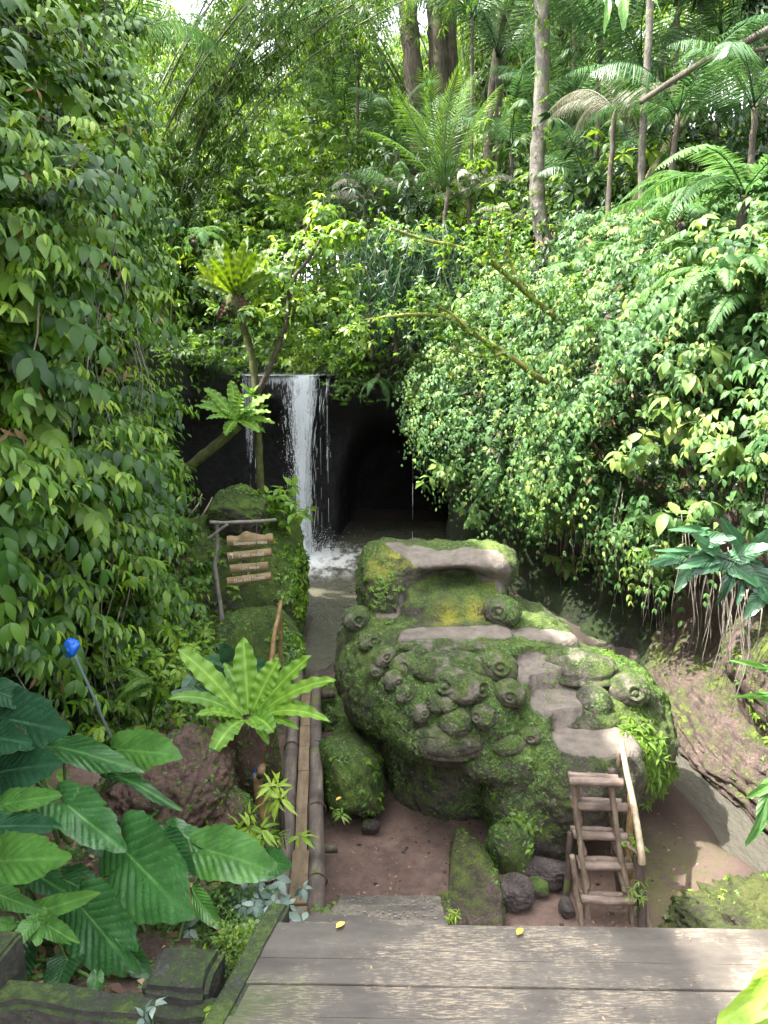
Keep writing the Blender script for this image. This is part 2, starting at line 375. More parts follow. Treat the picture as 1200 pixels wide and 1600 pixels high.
# ------------------------------------------------------------------ water
def make_water():
    m, nt, out = newmat('stream_water'); q = N(nt); co = q.coords((1, .45, 1))
    n1 = q.noise(co, 5, 4, .6); n2 = q.noise(co, 18, 3, .6)
    geo = q.n('NewGeometry'); vd = q.n('VectorMath', operation='DISTANCE'); q.l(geo.outputs['Position'], vd.inputs[0]); vd.inputs[1].default_value = (-1.75, 15.2, -.1)
    d = vd.outputs['Value']
    fo = q.math('MULTIPLY', q.mapr(d, 1.9, .4), q.mapr(q.math('ADD', n1, q.mapr(d, 2.0, .3, 0, .25)), .50, .72))
    c = q.mix(fo, q.mix(n1, (.075, .078, .052), (.12, .115, .085)), (.80, .82, .82))
    sx = q.n('SeparateXYZ'); q.l(geo.outputs['Position'], sx.inputs[0])
    c = q.mix(q.mapr(sx.outputs[1], 9.5, 8.5, 0, .8), c, (.07, .065, .055))  # nearer stream darkened here, shade put into the water colour
    p = q.n('BsdfPrincipled', Roughness=.07, IOR=1.33); q.l(c, p.inputs['Base Color']); q.l(q.mapr(fo, 0, 1, .07, .7), p.inputs['Roughness'])
    q.l(q.bump(q.math('ADD', n1, n2), .7, .04), p.inputs['Normal']); q.l(p.outputs[0], out.inputs[0])
    g = G(); xs = np.linspace(-7, 6.5, 60); ys = np.linspace(2.6, 19, 90); X, Y = np.meshgrid(xs, ys)
    Z = -.185 + .012 * fbm(np.stack([X, Y, 0 * X], -1), 2.2, 3, 4)
    g.grid(np.stack([X, Y, Z], -1)); return tag(g.build('stream_water', m), kind='structure')
make_water()

# ------------------------------------------------------------------ gorge cliffs: one horseshoe of rock
CP_PTS = [(-3.0, -3, 9), (-2.9, 1, 9), (-2.8, 3.5, 9), (-2.8, 5.2, 9), (-3.0, 7, 9), (-3.35, 9, 8.6), (-3.9, 10.6, 7.0), (-4.2, 12, 5.0), (-4.6, 14, 4.2), (-4.2, 15.4, 4.0),
          (-3.3, 15.9, 3.62), (-2.2, 16.0, 3.60), (-1.1, 16.0, 3.62), (-.2, 16.0, 4.1), (.75, 15.9, 4.7), (1.35, 14.9, 5.2), (1.95, 13.4, 5.4), (2.75, 12, 5.4), (3.3, 10.4, 5.2), (3.45, 8.6, 5.0), (3.6, 6.8, 4.9), (3.75, 5, 5.0), (3.9, 2, 5.5), (4.0, -3, 6)]
def chaikin(P, n):
    P = np.asarray(P, float)
    for _ in range(n):
        Q = np.empty((2 * len(P) - 2, P.shape[1])); Q[0::2] = .75 * P[:-1] + .25 * P[1:]; Q[1::2] = .25 * P[:-1] + .75 * P[1:]
        P = np.vstack([P[:1], Q, P[-1:]])
    return P
def resample(P, step):
    d = np.concatenate([[0], np.cumsum(np.linalg.norm(np.diff(P[:, :2], axis=0), axis=1))]); s = np.arange(0, d[-1], step)
    return np.stack([np.interp(s, d, P[:, i]) for i in range(P.shape[1])], 1)
CPL = resample(chaikin(CP_PTS, 3), .13)
def cliff_grid():
    P = CPL; T = nrm(np.gradient(P[:, :2], axis=0)); 
    inn = np.stack([T[:, 1], -T[:, 0]], 1)                       # points into the gorge
    n = len(P); nz = 78; t = np.linspace(0, 1, nz)
    top = P[:, 2]; Z = -.7 + (top[:, None] + .7) * t[None, :]
    X0 = P[:, 0][:, None]; Y0 = P[:, 1][:, None]
    side_r = smooth(.6, 1.4, X0) ; back = smooth(13.5, 15, Y0) * (1 - side_r); left = (X0 < 0) * (1 - back)
    off = side_r * (-.05 - .45 * np.exp(-((Z - .9) / .75) ** 2) + .55 * smooth(1.6, 2.6, Z) - .5 * smooth(3.6, 5.4, Z))
    off = off + left * (.05 - .01 * Z + .12 * np.exp(-((Z - 5) / 2) ** 2))
    off = off + back * (-.75 + .75 * smooth(2.4, 3.35, Z))
    xc = (X0 + .12) / 1.08; cave = (1 - smooth(.55, 1.0, np.sqrt(xc ** 2 + (np.maximum(Z, 0) / 2.95) ** 2))) * back
    off = off - 3.4 * cave
    q3 = np.stack([X0 + 0 * Z, Y0 + 0 * Z, Z], -1)
    amp = .50 * (1 - back) + .10 * back
    amp = amp * (1 - .8 * smooth(3.1, 3.5, Z) * back)
    off = off + amp * fbm(q3, .9, 4, 21) + .10 * (1 - .6 * back) * fbm(q3, 3.5, 3, 31)
    W = np.stack([X0 + inn[:, 0][:, None] * off, Y0 + inn[:, 1][:, None] * off, Z], -1)
    # plateau rows outward
    rows = []
    outw = -inn
    # widen: the left corner normals spread so plateau does not fold
    for d in (.25, .6, 1.1, 1.8, 2.8, 4.2, 6, 9, 14, 22, 35, 60, 110, 220):
        C = np.array([0., 9.]); rad = nrm(P[:, :2] - C); mixd = nrm(outw * .4 + rad * .9) if d > .7 else outw
        xy = W[:, -1, :2] + mixd * d
        lip = smooth(-3.6, -3.0, P[:, 0]) * (1 - smooth(-1.4, -.8, P[:, 0])) * smooth(15, 15.8, P[:, 1])
        rise = .42 * d if d < 9 else .42 * 9 + .22 * (d - 9) if d < 35 else .42 * 9 + .22 * 26 + .05 * (d - 35)
        sidem = smooth(.5, 1.6, P[:, 0]); leftm = smooth(-2.5, -3.4, P[:, 0]) * (1 - smooth(12, 15, P[:, 1]))
        slope = .55 * (1 - sidem) * (1 - leftm) + 1.05 * sidem + .7 * leftm
        stream = lip * np.exp(-(d / 8.) ** 2)
        z = P[:, 2] + rise * slope * (1 - stream) - .12 * lip * (d < 3) * (d > .3)
        z = z + (.18 * min(d, 3)) * fbm(np.stack([xy[:, 0], xy[:, 1], 0 * z], 1), .5, 3, 40) * (1 - lip)
        rows.append(np.column_stack([xy, z]))
    return np.concatenate([W, np.stack(rows, 1)], 1)
CG = cliff_grid()
cg = G(); cg.grid(CG)
# separate wet rock, its colour darkened for shade, around the falls from the leafy cliffs by a face mask
def build_cliffs():
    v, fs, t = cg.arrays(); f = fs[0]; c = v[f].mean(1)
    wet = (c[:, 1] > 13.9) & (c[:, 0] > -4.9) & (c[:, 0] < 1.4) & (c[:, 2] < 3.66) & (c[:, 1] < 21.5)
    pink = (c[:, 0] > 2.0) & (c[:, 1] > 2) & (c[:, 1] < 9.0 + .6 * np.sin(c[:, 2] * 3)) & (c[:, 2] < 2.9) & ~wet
    for nm, msk, mt in (('cliff', ~wet & ~pink, M['cliff']), ('rock_face', pink, M['bank_rock']), ('cave_wall', wet, M['wet_shaded_rock'])):
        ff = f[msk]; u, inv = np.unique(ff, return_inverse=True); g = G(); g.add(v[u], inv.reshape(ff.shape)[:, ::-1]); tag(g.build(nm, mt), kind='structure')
build_cliffs()
CV, CF, _ = cg.arrays(); CF = [f[:, ::-1] for f in CF]; CLIFF_BVH = bvh_of(CV, CF)
def ptop(x, y):
    h = CLIFF_BVH.ray_cast(Vector((x, y, 80)), Vector((0, 0, -1))); return h[0][2] if h[0] is not None else 4.0

# upper stream water feeding the lip
g = G(); xs = np.linspace(-3.35, -.95, 14); ys = np.linspace(15.85, 21, 20); X, Y = np.meshgrid(xs, ys)
g.grid(np.stack([X, Y, 3.655 + .006 * np.sin(X * 7 + Y * 5)], -1))
m, nt, out = newmat('upper_water'); q = N(nt); p = q.n('BsdfPrincipled', Roughness=.12, IOR=1.33); p.inputs['Base Color'].default_value = (.30, .32, .30, 1)
q.l(q.bump(q.noise(q.coords(), 9, 4), .4, .03), p.inputs['Normal']); q.l(p.outputs[0], out.inputs[0])
tag(g.build('upper_stream', m), kind='structure')

# ------------------------------------------------------------------ waterfall
def make_waterfall():
    rng = np.random.default_rng(5)
    root = empty('waterfall', (-1.9, 15.5, -.15), 'white waterfall dropping over a dark rock ledge into a small pool', 'waterfall')
    m, nt, out = newmat('falling_water'); q = N(nt); co = q.coords((7, 3, .55)); c2 = q.coords((11, 5, 4))
    n1 = q.noise(co, 2.4, 5, .7); n2 = q.noise(c2, 3, 4, .75)
    t = q.attr('tint'); a = q.math('ADD', q.math('MULTIPLY', n1, .62), q.math('MULTIPLY', n2, .38))
    al = q.mapr(q.math('ADD', a, q.math('MULTIPLY', q.math('SUBTRACT', t, .5), .62)), .46, .62, 0, .90)
    d = q.n('BsdfPrincipled', Roughness=.3); d.inputs['Base Color'].default_value = (.80, .84, .88, 1)
    q.l(q.bump(q.math('ADD', n1, n2), .8, .05), d.inputs['Normal'])
    tl = q.n('BsdfTranslucent'); tl.inputs[0].default_value = (.85, .9, .95, 1)
    mm = q.n('MixShader'); mm.inputs[0].default_value = .35; q.l(d.outputs[0], mm.inputs[1]); q.l(tl.outputs[0], mm.inputs[2])
    tr = q.n('BsdfTransparent'); mx = q.n('MixShader'); q.l(al, mx.inputs[0]); q.l(tr.outputs[0], mx.inputs[1]); q.l(mm.outputs[0], mx.inputs[2])
    q.l(mx.outputs[0], out.inputs[0]); fall = m
    strand = plain_mat('white_water_strands', (.80, .84, .87), .35, .1)
    ztop, zbot = 3.665, -.16
    def curtain(name, xt, xb, y0, thrown, dens, n=60, seed=0, zend=zbot, edge=.25):
        """xt, xb: x range at the lip and at the foot"""
        g = G(); u = np.linspace(0, 1, n); v = np.concatenate([[-.02, 0, .004, .012], np.linspace(.03, 1, 60)])
        U, V = np.meshgrid(u, v); h = ztop - zend; z = ztop - h * np.maximum(V, 0)
        k = smooth(0, .55, V) ; x = (xt[0] + (xt[1] - xt[0]) * U) * (1 - k) + (xb[0] + (xb[1] - xb[0]) * U) * k
        y = y0 - thrown * np.sqrt(np.maximum(V, 0)) + .3 * (V < 0)
        y = y + .06 * fbm(np.stack([x * 2.5, y * 0, z * .35], -1), 1.5, 3, seed)
        e = np.minimum(smooth(0, edge, U), smooth(1, 1 - edge, U))
        tt = dens(U, V) * e
        g.grid(np.stack([x, y, z], -1), tt); return g.build(name, fall, root)
    curtain('main_flow', (-2.75, -1.15), (-2.22, -1.42), 15.93, .42, lambda U, V: .12 + .66 * np.exp(-((U - .66) / .30) ** 2) + .05 * V - .1 * smooth(.75, 1, V))
    curtain('main_flow', (-2.45, -1.25), (-2.12, -1.52), 15.86, .50, lambda U, V: .04 + .74 * np.exp(-((U - .62) / .26) ** 2), seed=3)
    curtain('side_flow', (-3.10, -2.6), (-3.02, -2.62), 15.93, .22, lambda U, V: .60 - .30 * V, seed=5, n=24)
    curtain('side_flow', (-2.75, -2.35), (-2.7, -2.35), 15.95, .18, lambda U, V: .36 - .12 * V, seed=7, n=24)
    curtain('side_flow', (-1.35, -1.08), (-1.32, -1.10), 15.95, .15, lambda U, V: .42 - .1 * V, seed=9, n=20)
    curtain('lip_sheet', (-3.12, -1.08), (-3.12, -1.08), 15.97, .07, lambda U, V: .85 - 1.1 * V, seed=11, zend=3.0, n=80)
    # strands
    g = G(); Q = np.array([[0, 1, 2, 3]])
    for i in range(600):
        u = np.clip(rng.normal(.62, .2), 0, 1) if i < 590 else rng.random()
        xt = -2.6 + 1.4 * u; xb = -2.16 + .68 * u
        v0 = rng.random() ** .8; L = rng.uniform(.015, .10) * (1 if i < 590 else .6); w_ = rng.uniform(.0015, .0045)
        for s0, s1 in ((v0, min(v0 + L, 1)),):
            k0, k1 = smooth(0, .55, s0), smooth(0, .55, s1)
            jx = rng.normal(0, .02 + .03 * v0)
            p0 = np.array([xt * (1 - k0) + xb * k0 + jx, 15.9 - .47 * math.sqrt(s0) + rng.normal(0, .05), ztop - 3.82 * s0])
            p1 = np.array([xt * (1 - k1) + xb * k1 + jx, 15.9 - .47 * math.sqrt(s1) + (p0[1] - 15.9 + .47 * math.sqrt(s0)), ztop - 3.82 * s1])
            g.tube([p0, (p0 + p1) / 2, p1], [w_ * .3, w_, w_ * .25], 4)
    for xx in (-1.35, -1.2, .62, -2.75):
        z = 3.6
        while z > 0:
            L = rng.uniform(.2, .8); wd = rng.uniform(.0015, .0035)
            g.tube([(xx, 15.7, z), (xx, 15.68, z - L)], [wd, wd * .6], 4); z -= L + rng.uniform(.02, .35)
    tag(g.build('water_strands', strand, root), kind='stuff')
    # spray drops
    g = G(); oc = np.array([[1, 0, 0], [-1, 0, 0], [0, 1, 0], [0, -1, 0], [0, 0, 1], [0, 0, -1.]]); of = np.array([[0, 2, 4], [2, 1, 4], [1, 3, 4], [3, 0, 4], [2, 0, 5], [1, 2, 5], [3, 1, 5], [0, 3, 5]])
    n = 3600; z = -.1 + 3.7 * rng.random(n) ** 1.3; z[:1800] = -.12 + .55 * rng.random(1800) ** 2
    x = rng.normal(-1.82, .14 + .12 * (z < .6), n); y = 15.42 + rng.normal(0, .12 + .15 * (z < .5), n); y[:1800] = rng.uniform(14.9, 15.6, 1800); x[:1800] = rng.normal(-1.75, .42, 1800)
    s = rng.uniform(.002, .006, n)
    Mx = np.zeros((n, 3, 3)); Mx[:, 0, 0] = s; Mx[:, 1, 1] = s; Mx[:, 2, 2] = s * rng.uniform(1, 3, n)
    g.inst(oc, [of], np.stack([x, y, z], 1), Mx); tag(g.build('spray', strand, root), kind='stuff')
    rebase(root)
make_waterfall()
# ------------------------------------------------------------------ rocks
def sphere_grid(nu=48, nv=32):
    th = np.linspace(0, np.pi, nv); ph = np.linspace(0, 2 * np.pi, nu, endpoint=False)
    T, P_ = np.meshgrid(th, ph, indexing='ij'); return np.stack([np.sin(T) * np.cos(P_), np.sin(T) * np.sin(P_), np.cos(T)], -1)
def rotz(a): c, s = math.cos(a), math.sin(a); return np.array([[c, -s, 0], [s, c, 0], [0, 0, 1.]])
def rotx(a): c, s = math.cos(a), math.sin(a); return np.array([[1, 0, 0], [0, c, -s], [0, s, c]])
def roty(a): c, s = math.cos(a), math.sin(a); return np.array([[c, 0, s], [0, 1, 0], [-s, 0, c]])
def boxy(S, e):
    m = (np.abs(S) ** e).sum(-1, keepdims=True) ** (1 / e); return S / m
def rockmesh(g, c, r, seed, amp=.16, e=2.6, rot=np.eye(3), nu=72, nv=48, freq=1.6, oct_=5, tint=.5, rough=.05):
    S = sphere_grid(nu, nv); D = boxy(S, e)
    a = 1 + amp * fbm(S * 1.0 + seed * 3.1, freq, oct_, seed)
    # a few facets
    rg = np.random.default_rng(seed)
    for _ in range(7):
        nn = nrm(rg.normal(size=3)); dd = (D * nn).sum(-1); lim = rg.uniform(.72, .95); a = np.where(dd * a > lim, a * (lim / np.maximum(dd * a, 1e-3)) ** .75, a)
    a = a + rough * np.abs(fbm(S + seed, 7, 4, seed + 5)) + rough * .5 * fbm(S + seed, 16, 3, seed + 6)
    V = (D * a[..., None] * np.asarray(r)) @ rot.T + np.asarray(c); g.grid(V[:, ::-1] if False else V, tint, closed=True); return g
def sprinkle(name, surf, n, seed, mat, size=(.012, .03), parent=None, mask=None, k=5, tmpl=None, droop=.2):
    """small leafy plants rooted over a surface"""
    v, fs = surf; rng = np.random.default_rng(seed); P, Nn = sample_mesh(v, fs, n, rng, mask); g = G()
    whorls(g, P, Nn, k, rng, size, droop, tmpl or LT['oval'], lift=.3); return g.build(name, mat, parent)

# leaf templates: length along +Y, width X, normal +Z
def leaf_template(prof, fold=.25, droop=.25, wav=0.0):
    ys = [p[0] for p in prof]; v = []; vi = []
    for i, (y, wd) in enumerate(prof):
        z = -droop * y * y; yy = y * (1 - .12 * droop * y)
        if wd == 0: vi.append([len(v)] * 3); v.append([0, yy, z])
        else:
            k = len(v); v += [[-wd, yy, z + fold * wd + wav * math.sin(i * 2.2)], [0, yy, z], [wd, yy, z + fold * wd - wav * math.sin(i * 2.2)]]; vi.append([k, k + 1, k + 2])
    q4, q3 = [], []
    for a, b in zip(vi[:-1], vi[1:]):
        for s in (0, 1):
            f = [a[s], a[s + 1], b[s + 1], b[s]]
            u = []
            for x in f:
                if x not in u: u.append(x)
            (q4 if len(u) == 4 else q3).append(u)
    fs = []
    if q3: fs.append(np.array(q3))
    if q4: fs.append(np.array(q4))
    return np.array(v, float), fs
LT = {
    'ovate': leaf_template([(0, 0), (.12, .10), (.35, .24), (.62, .19), (.85, .07), (1, 0)], .25, .35),
    'oval': leaf_template([(0, 0), (.3, .24), (.7, .22), (1, 0)], .2, .2),
    'lance': leaf_template([(0, 0), (.2, .09), (.55, .11), (1, 0)], .3, .35),
    'diam': leaf_template([(0, 0), (.4, .16), (1, 0)], .3, .3),
    'slim': leaf_template([(0, 0), (.15, .07), (.42, .15), (.7, .11), (1, 0)], .25, .45),
    'blade': leaf_template([(0, 0), (.3, .055), (1, 0)], .3, .4),
    'big': leaf_template([(0, 0), (.1, .10), (.28, .22), (.5, .26), (.7, .21), (.87, .10), (1, 0)], .22, .45, .012),
}
def frames(D, Nn):
    D = nrm(D); X = nrm(np.cross(D, Nn)); Z = np.cross(X, D); return np.stack([X, D, Z], -1)
def whorls(g, P, A, k, rng, size, droop, tmpl, lift=.25, stem=0.0, fan=1.0, tint=None):
    """k leaves around axis A at each P; droop pulls leaf directions down"""
    n = len(P); A = nrm(A); ref = np.where(np.abs(A[:, 2:3]) < .9, np.array([[0, 0, 1.]]), np.array([[1., 0, 0]]))
    T1 = nrm(np.cross(ref, A)); T2 = np.cross(A, T1)
    a0 = rng.uniform(0, 2 * np.pi, n); base = rng.random(n)
    sz = rng.uniform(size[0], size[1], n); tv, tf = tmpl
    for j in range(k):
        a = a0 + 2 * np.pi * fan * j / k + rng.normal(0, .3, n)
        D = np.cos(a)[:, None] * T1 + np.sin(a)[:, None] * T2 + A * (lift + rng.normal(0, .2, n))[:, None]
        D = nrm(D); D[:, 2] -= droop * rng.uniform(.5, 1.5, n)
        Nn = A + rng.normal(0, .25, (n, 3)); Nn[:, 2] += .35
        F = frames(D, Nn); L = sz * rng.uniform(.65, 1.15, n)
        W = L * rng.uniform(.85, 1.15, n)
        Mx = F * np.stack([W, L, L], -1)[:, None, :]
        tt = np.clip((.12 + .76 * base if tint is None else tint) + rng.normal(0, .12, n), 0, 1)
        g.inst(tv, tf, P + A * stem + D * (L * .08)[:, None], Mx, tt)
    return g
def sprays(g, P, A, k, rng, size, tmpl, length, droop=.5, tint=None):
    """leafy twigs: k leaf pairs along a drooping stem starting at P towards A"""
    n = len(P); A = nrm(A); tv, tf = tmpl; base = rng.random(n); sz = rng.uniform(size[0], size[1], n); Ls = length * rng.uniform(.6, 1.3, n)
    side = nrm(np.cross(A, np.array([[0, 0, 1.]])) + rng.normal(0, .2, (n, 3)))
    for j in range(k):
        t = (j + .5) / k
        Q = P + A * (Ls * t)[:, None]; Q[:, 2] -= droop * Ls * t * t
        T = A.copy(); T[:, 2] -= 2 * droop * t; T = nrm(T)
        for sgn in (-1, 1):
            D = nrm(T * .8 + side * sgn * (1.1 - .5 * t)); D[:, 2] -= .25 + rng.uniform(0, .3, n)
            F = frames(D, np.array([[0, 0, 1.]]) + A * .4 + rng.normal(0, .25, (n, 3)))
            L = sz * rng.uniform(.75, 1.1, n) * (1 - .25 * t)
            g.inst(tv, tf, Q, F * np.stack([L, L, L], -1)[:, None, :], np.clip((.12 + .76 * base if tint is None else tint) + rng.normal(0, .1, n), 0, 1))
    return g

# ------------------------------------------------------------------ the carved boulder
def make_boulder():
    ell = [  # centre, radii, boxiness
        ((.78, 6.9, .98), (1.22, 1.12, .62), 2.6), ((.88, 6.78, .35), (.88, .92, .85), 2.6), ((.35, 6.62, .55), (.42, .55, .50), 2.3), ((1.85, 6.40, .62), (.80, .85, .68), 2.4), ((1.75, 6.6, .2), (.65, .7, .6), 2.4),
        ((.50, 7.42, 1.62), (.74, .55, .42), 3.5), ((.55, 7.44, 1.93), (.73, .55, .17), 3.0), ((.98, 7.35, 1.95), (.36, .5, .22), 2.4), ((.02, 7.3, 1.75), (.30, .45, .42), 2.6),
        ((.55, 6.88, 1.61), (.44, .22, .165), 2.3), ((.95, 7.02, 1.66), (.27, .26, .20), 2.4), ((.62, 6.15, 1.02), (.72, .75, .46), 2.3), ((1.30, 5.80, .42), (.45, .55, .72), 2.4),
        ((1.66, 5.62, .60), (.44, .50, .44), 3.0), ((1.36, 5.98, .80), (.36, .36, .44), 3.0), ((1.18, 6.28, .95), (.36, .38, .44), 3.0), ((.85, 6.66, 1.17), (1.0, .42, .42), 2.8),
        ((1.85, 6.55, .72), (.78, .62, .58), 2.3), ((2.16, 6.05, .66), (.42, .44, .38), 2.4), ((-.12, 7.0, 1.0), (.36, .70, .55), 2.2), ((.02, 6.5, .92), (.33, .5, .42), 2.2), ((-.05, 7.4, .5), (.3, .5, .7), 2.2),
        ((1.05, 5.62, .80), (.50, .32, .20), 2.3), ((.55, 7.8, .9), (.8, .5, .85), 2.4)]
    g = G()
    for i, (c, r, e) in enumerate(ell):
        V = boxy(sphere_grid(40, 26), e) * np.array(r) + np.array(c); g.grid(V, closed=True)
    tmp = g.build('tmp', M['carved'])
    md = tmp.modifiers.new('r', 'REMESH'); md.mode = 'VOXEL'; md.voxel_size = .024
    md2 = tmp.modifiers.new('s', 'SMOOTH'); md2.iterations = 8; md2.factor = .6
    dg = bpy.context.evaluated_depsgraph_get(); me = bpy.data.meshes.new_from_object(tmp.evaluated_get(dg))
    v = np.empty(len(me.vertices) * 3, np.float32); me.vertices.foreach_get('co', v); v = v.reshape(-1, 3).astype(float)
    nn = np.empty(len(me.vertices) * 3, np.float32); me.vertices.foreach_get('normal', nn); nn = nn.reshape(-1, 3)
    polys = np.array([list(p.vertices) for p in me.polygons if len(p.vertices) == 4])
    bpy.data.objects.remove(tmp)
    v0 = v.copy(); bv0 = bvh_of(v0, [polys])
    # worn bare pads (steps and top)
    def pad(px, py, rx, ry, rz=.12):
        h, _ = cast(bv0, px, py); return h, rx, ry, rz
    pads = [pad(930, 1152, .34, .22), pad(868, 1090, .24, .20), pad(825, 1050, .26, .14), pad(845, 1035, .2, .14), pad(690, 988, .42, .15), pad(760, 985, .25, .14), pad(850, 990, .33, .12), pad(610, 955, .16, .10),
            pad(700, 872, .42, .22, .2), pad(640, 862, .3, .2, .15), pad(765, 880, .22, .25, .25), pad(790, 905, .10, .2, .2)]
    bare = np.zeros(len(v)); 
    for h, rx, ry, rz in pads:
        if h is None: continue
        d = v0 - h; bare = np.maximum(bare, 1 - smooth(.75, 1.1, np.sqrt((d[:, 0] / rx) ** 2 + (d[:, 1] / ry) ** 2 + (d[:, 2] / rz) ** 2)))
    yl = np.zeros(len(v))
    for px, py, r in ((625, 872, .22), (600, 880, .15), (700, 966, .12), (745, 958, .10), (780, 905, .12)):
        h, _ = cast(bv0, px, py)
        if h is not None: yl = np.maximum(yl, np.exp(-(np.linalg.norm(v0 - h, axis=1) / r) ** 2))
    # cut the worn treads flat so that each has an edge and a riser
    padm = np.zeros(len(v)); padz = np.zeros(len(v))
    for i_, (h, rx, ry, rz) in enumerate(pads):
        if h is None or i_ >= 8: continue
        d = v0 - h; rr = ((np.abs(d[:, 0]) / (rx * 1.02)) ** 3.2 + (np.abs(d[:, 1]) / (ry * 1.05)) ** 3.2) ** (1 / 3.2) * (1 + .10 * fbm(v0, 4, 3, 65)); mk = (1 - smooth(.86, 1.02, rr)) * (np.abs(d[:, 2]) < .26) * (nn[:, 2] > .1)
        b_ = mk > padm; padz = np.where(b_, h[2] - .015 + .05 * d[:, 1], padz); padm = np.maximum(padm, mk)
    bare = np.where(padm > 0, np.maximum(padm, 0), bare * (np.arange(len(v)) >= 0)); bare[(padm == 0) & (v0[:, 2] < 1.75)] *= .0
    amp = .050 * (1 - .8 * bare)
    v = v + nn * (amp * 1.5 * fbm(v0, 2.2, 5, 61) + (1 - .7 * bare) * (.045 * np.abs(fbm(v0, 5.5, 4, 63)) - .015) + .026 * (1 - .6 * bare) * fbm(v0, 13, 4, 62) + .030 * (1 - bare) * np.abs(fbm(v0, 8, 3, 64)))[:, None]
    h, nh = cast(bv0, 715, 912)
    if h is not None:
        k = np.exp(-(((v0[:, 0] - h[0]) / .33) ** 2 + ((v0[:, 1] - h[1]) / .3) ** 2 + ((v0[:, 2] - h[2]) / .11) ** 2)); v[:, 1] += .42 * k
    v[:, 2] = v[:, 2] * (1 - padm) + (padz + .010 * fbm(v0, 5, 3, 66)) * padm
    root = empty('carved_boulder', (.9, 6.6, 0), 'huge mossy boulder carved with many turtle heads, with worn steps cut over it', 'boulder')
    g = G(); g.add(v, polys); rock = g.build('boulder_rock', M['carved'], root, attrs={'bare': bare, 'yell': yl})
    bv = bvh_of(v, [polys])
    return root, bv, v, polys, bare, nn
B_ROOT, B_BVH, B_V, B_F, B_BARE, B_N = make_boulder()

def head_mesh(g, c, r, yaw, pitch=.15, kind='turtle', sq=(1, 1.15, .95), seed=0, roll=0, eye_az=.95, eye_el=.35):
    """face looks along -Y turned by yaw (positive = to the right)"""
    S = sphere_grid(84, 60); az = np.arctan2(S[..., 0], -S[..., 1]); el = np.arcsin(np.clip(S[..., 2], -1, 1))
    a = np.ones(S.shape[:2])
    def ang(d): return np.arccos(np.clip((S * nrm(np.array(d))).sum(-1), -1, 1))
    for sgn in (-1, 1):
        e = (math.sin(eye_az * sgn) * math.cos(eye_el), -math.cos(eye_az) * math.cos(eye_el), math.sin(eye_el)); t = ang(e)
        a += .11 * np.exp(-((t - .36) / .08) ** 2) - .13 * np.exp(-((t - .22) / .065) ** 2) + .05 * np.exp(-(t / .13) ** 2)
    snout = ang((0, -1, -.15)); a += .16 * np.exp(-(snout / .55) ** 2)
    if kind == 'turtle':
        mouth = np.exp(-((el + .28 + .10 * np.cos(az * 2.2)) / .055) ** 2) * (np.abs(az) < 1.15); a -= .11 * mouth
    elif kind == 'open':
        mouth = np.exp(-((el + .35) / .17) ** 2 - (az / .45) ** 2); a -= .5 * mouth
        a += .10 * np.exp(-(ang((0, -1, .12)) / .18) ** 2)
    a += .07 * fbm(S * 2.2 + seed, 1.5, 4, 70 + seed) + .03 * fbm(S * 2 + seed, 5, 3, 71 + seed)
    V = S * a[..., None] * np.array(sq) * r
    V = V @ rotx(pitch).T @ roty(roll).T @ rotz(yaw).T + c
    g.grid(V[:, ::-1], closed=True); return g
def flat_attrs(g): n = g.n; return {'bare': np.full(n, .44), 'yell': np.zeros(n)}
PARTS_G = []
HEADS = [  # px, py, radius px, yaw, kind, label
    (783, 955, 27, .55, 'turtle', 'biggest smiling turtle head standing clear at the top of the boulder'), (775, 1043, 28, .95, 'turtle', None), (796, 1083, 23, .75, 'turtle', None), (755, 1119, 20, .12, 'open', 'skull-like head with open mouth'),
    (681, 1100, 16, -.1, 'open', None), (659, 1114, 16, -.6, 'turtle', None), (636, 1084, 17, -.8, 'turtle', None), (616, 1063, 17, -.5, 'turtle', None),
    (602, 1027, 18, -.7, 'turtle', None), (578, 1001, 18, -.5, 'turtle', None), (558, 966, 21, -.7, 'turtle', None), (826, 1149, 15, .9, 'turtle', None), (981, 1078, 28, .95, 'turtle', 'large head of the turtle beside the steps'),
    (720, 1072, 36, .05, 'turtle', 'broad flat central turtle head'), (700, 1100, 16, -.3, 'turtle', None), (640, 1040, 21, .4, 'turtle', None), (588, 1048, 13, -1, 'turtle', None)]
for i, (px, py, rp, yaw, kind, lab) in enumerate(HEADS):
    h, nh = cast(B_BVH, px, py)
    if i == 0: h = at(px, py, 6.72)
    if h is None: h = at(px, py, 6.8); nh = np.array([0, -1, .3])
    dep = proj(h)[2]; r = rp / FPX * dep; c = h + ray(px, py) / np.linalg.norm(ray(px, py)) * r * (-.25 if i not in (0, 13) else -.1)
    g = G()
    head_mesh(g, c, r, yaw, pitch=.10, kind=kind, seed=i, sq=(1.12, 1.0, .72) if i == 13 else (1, 1.12, .95), roll=.15 * math.sin(i * 2.1))
    if i == 0:  # neck
        nk = G(); nk.tube([c + (0, .02, -r * .6), c + (-.02, .04, -r * 1.5), c + (-.05, .18, -r * 2.2)], [r * .85, r * .95, r * 1.1], 24, jit=.03); o = nk.build('turtle_neck', M['carved'], B_ROOT, attrs=flat_attrs(nk))
    o = g.build('turtle_head', M['carved'], B_ROOT, attrs=flat_attrs(g)); PARTS_G.append(g.arrays())
    if lab: o['label'] = lab
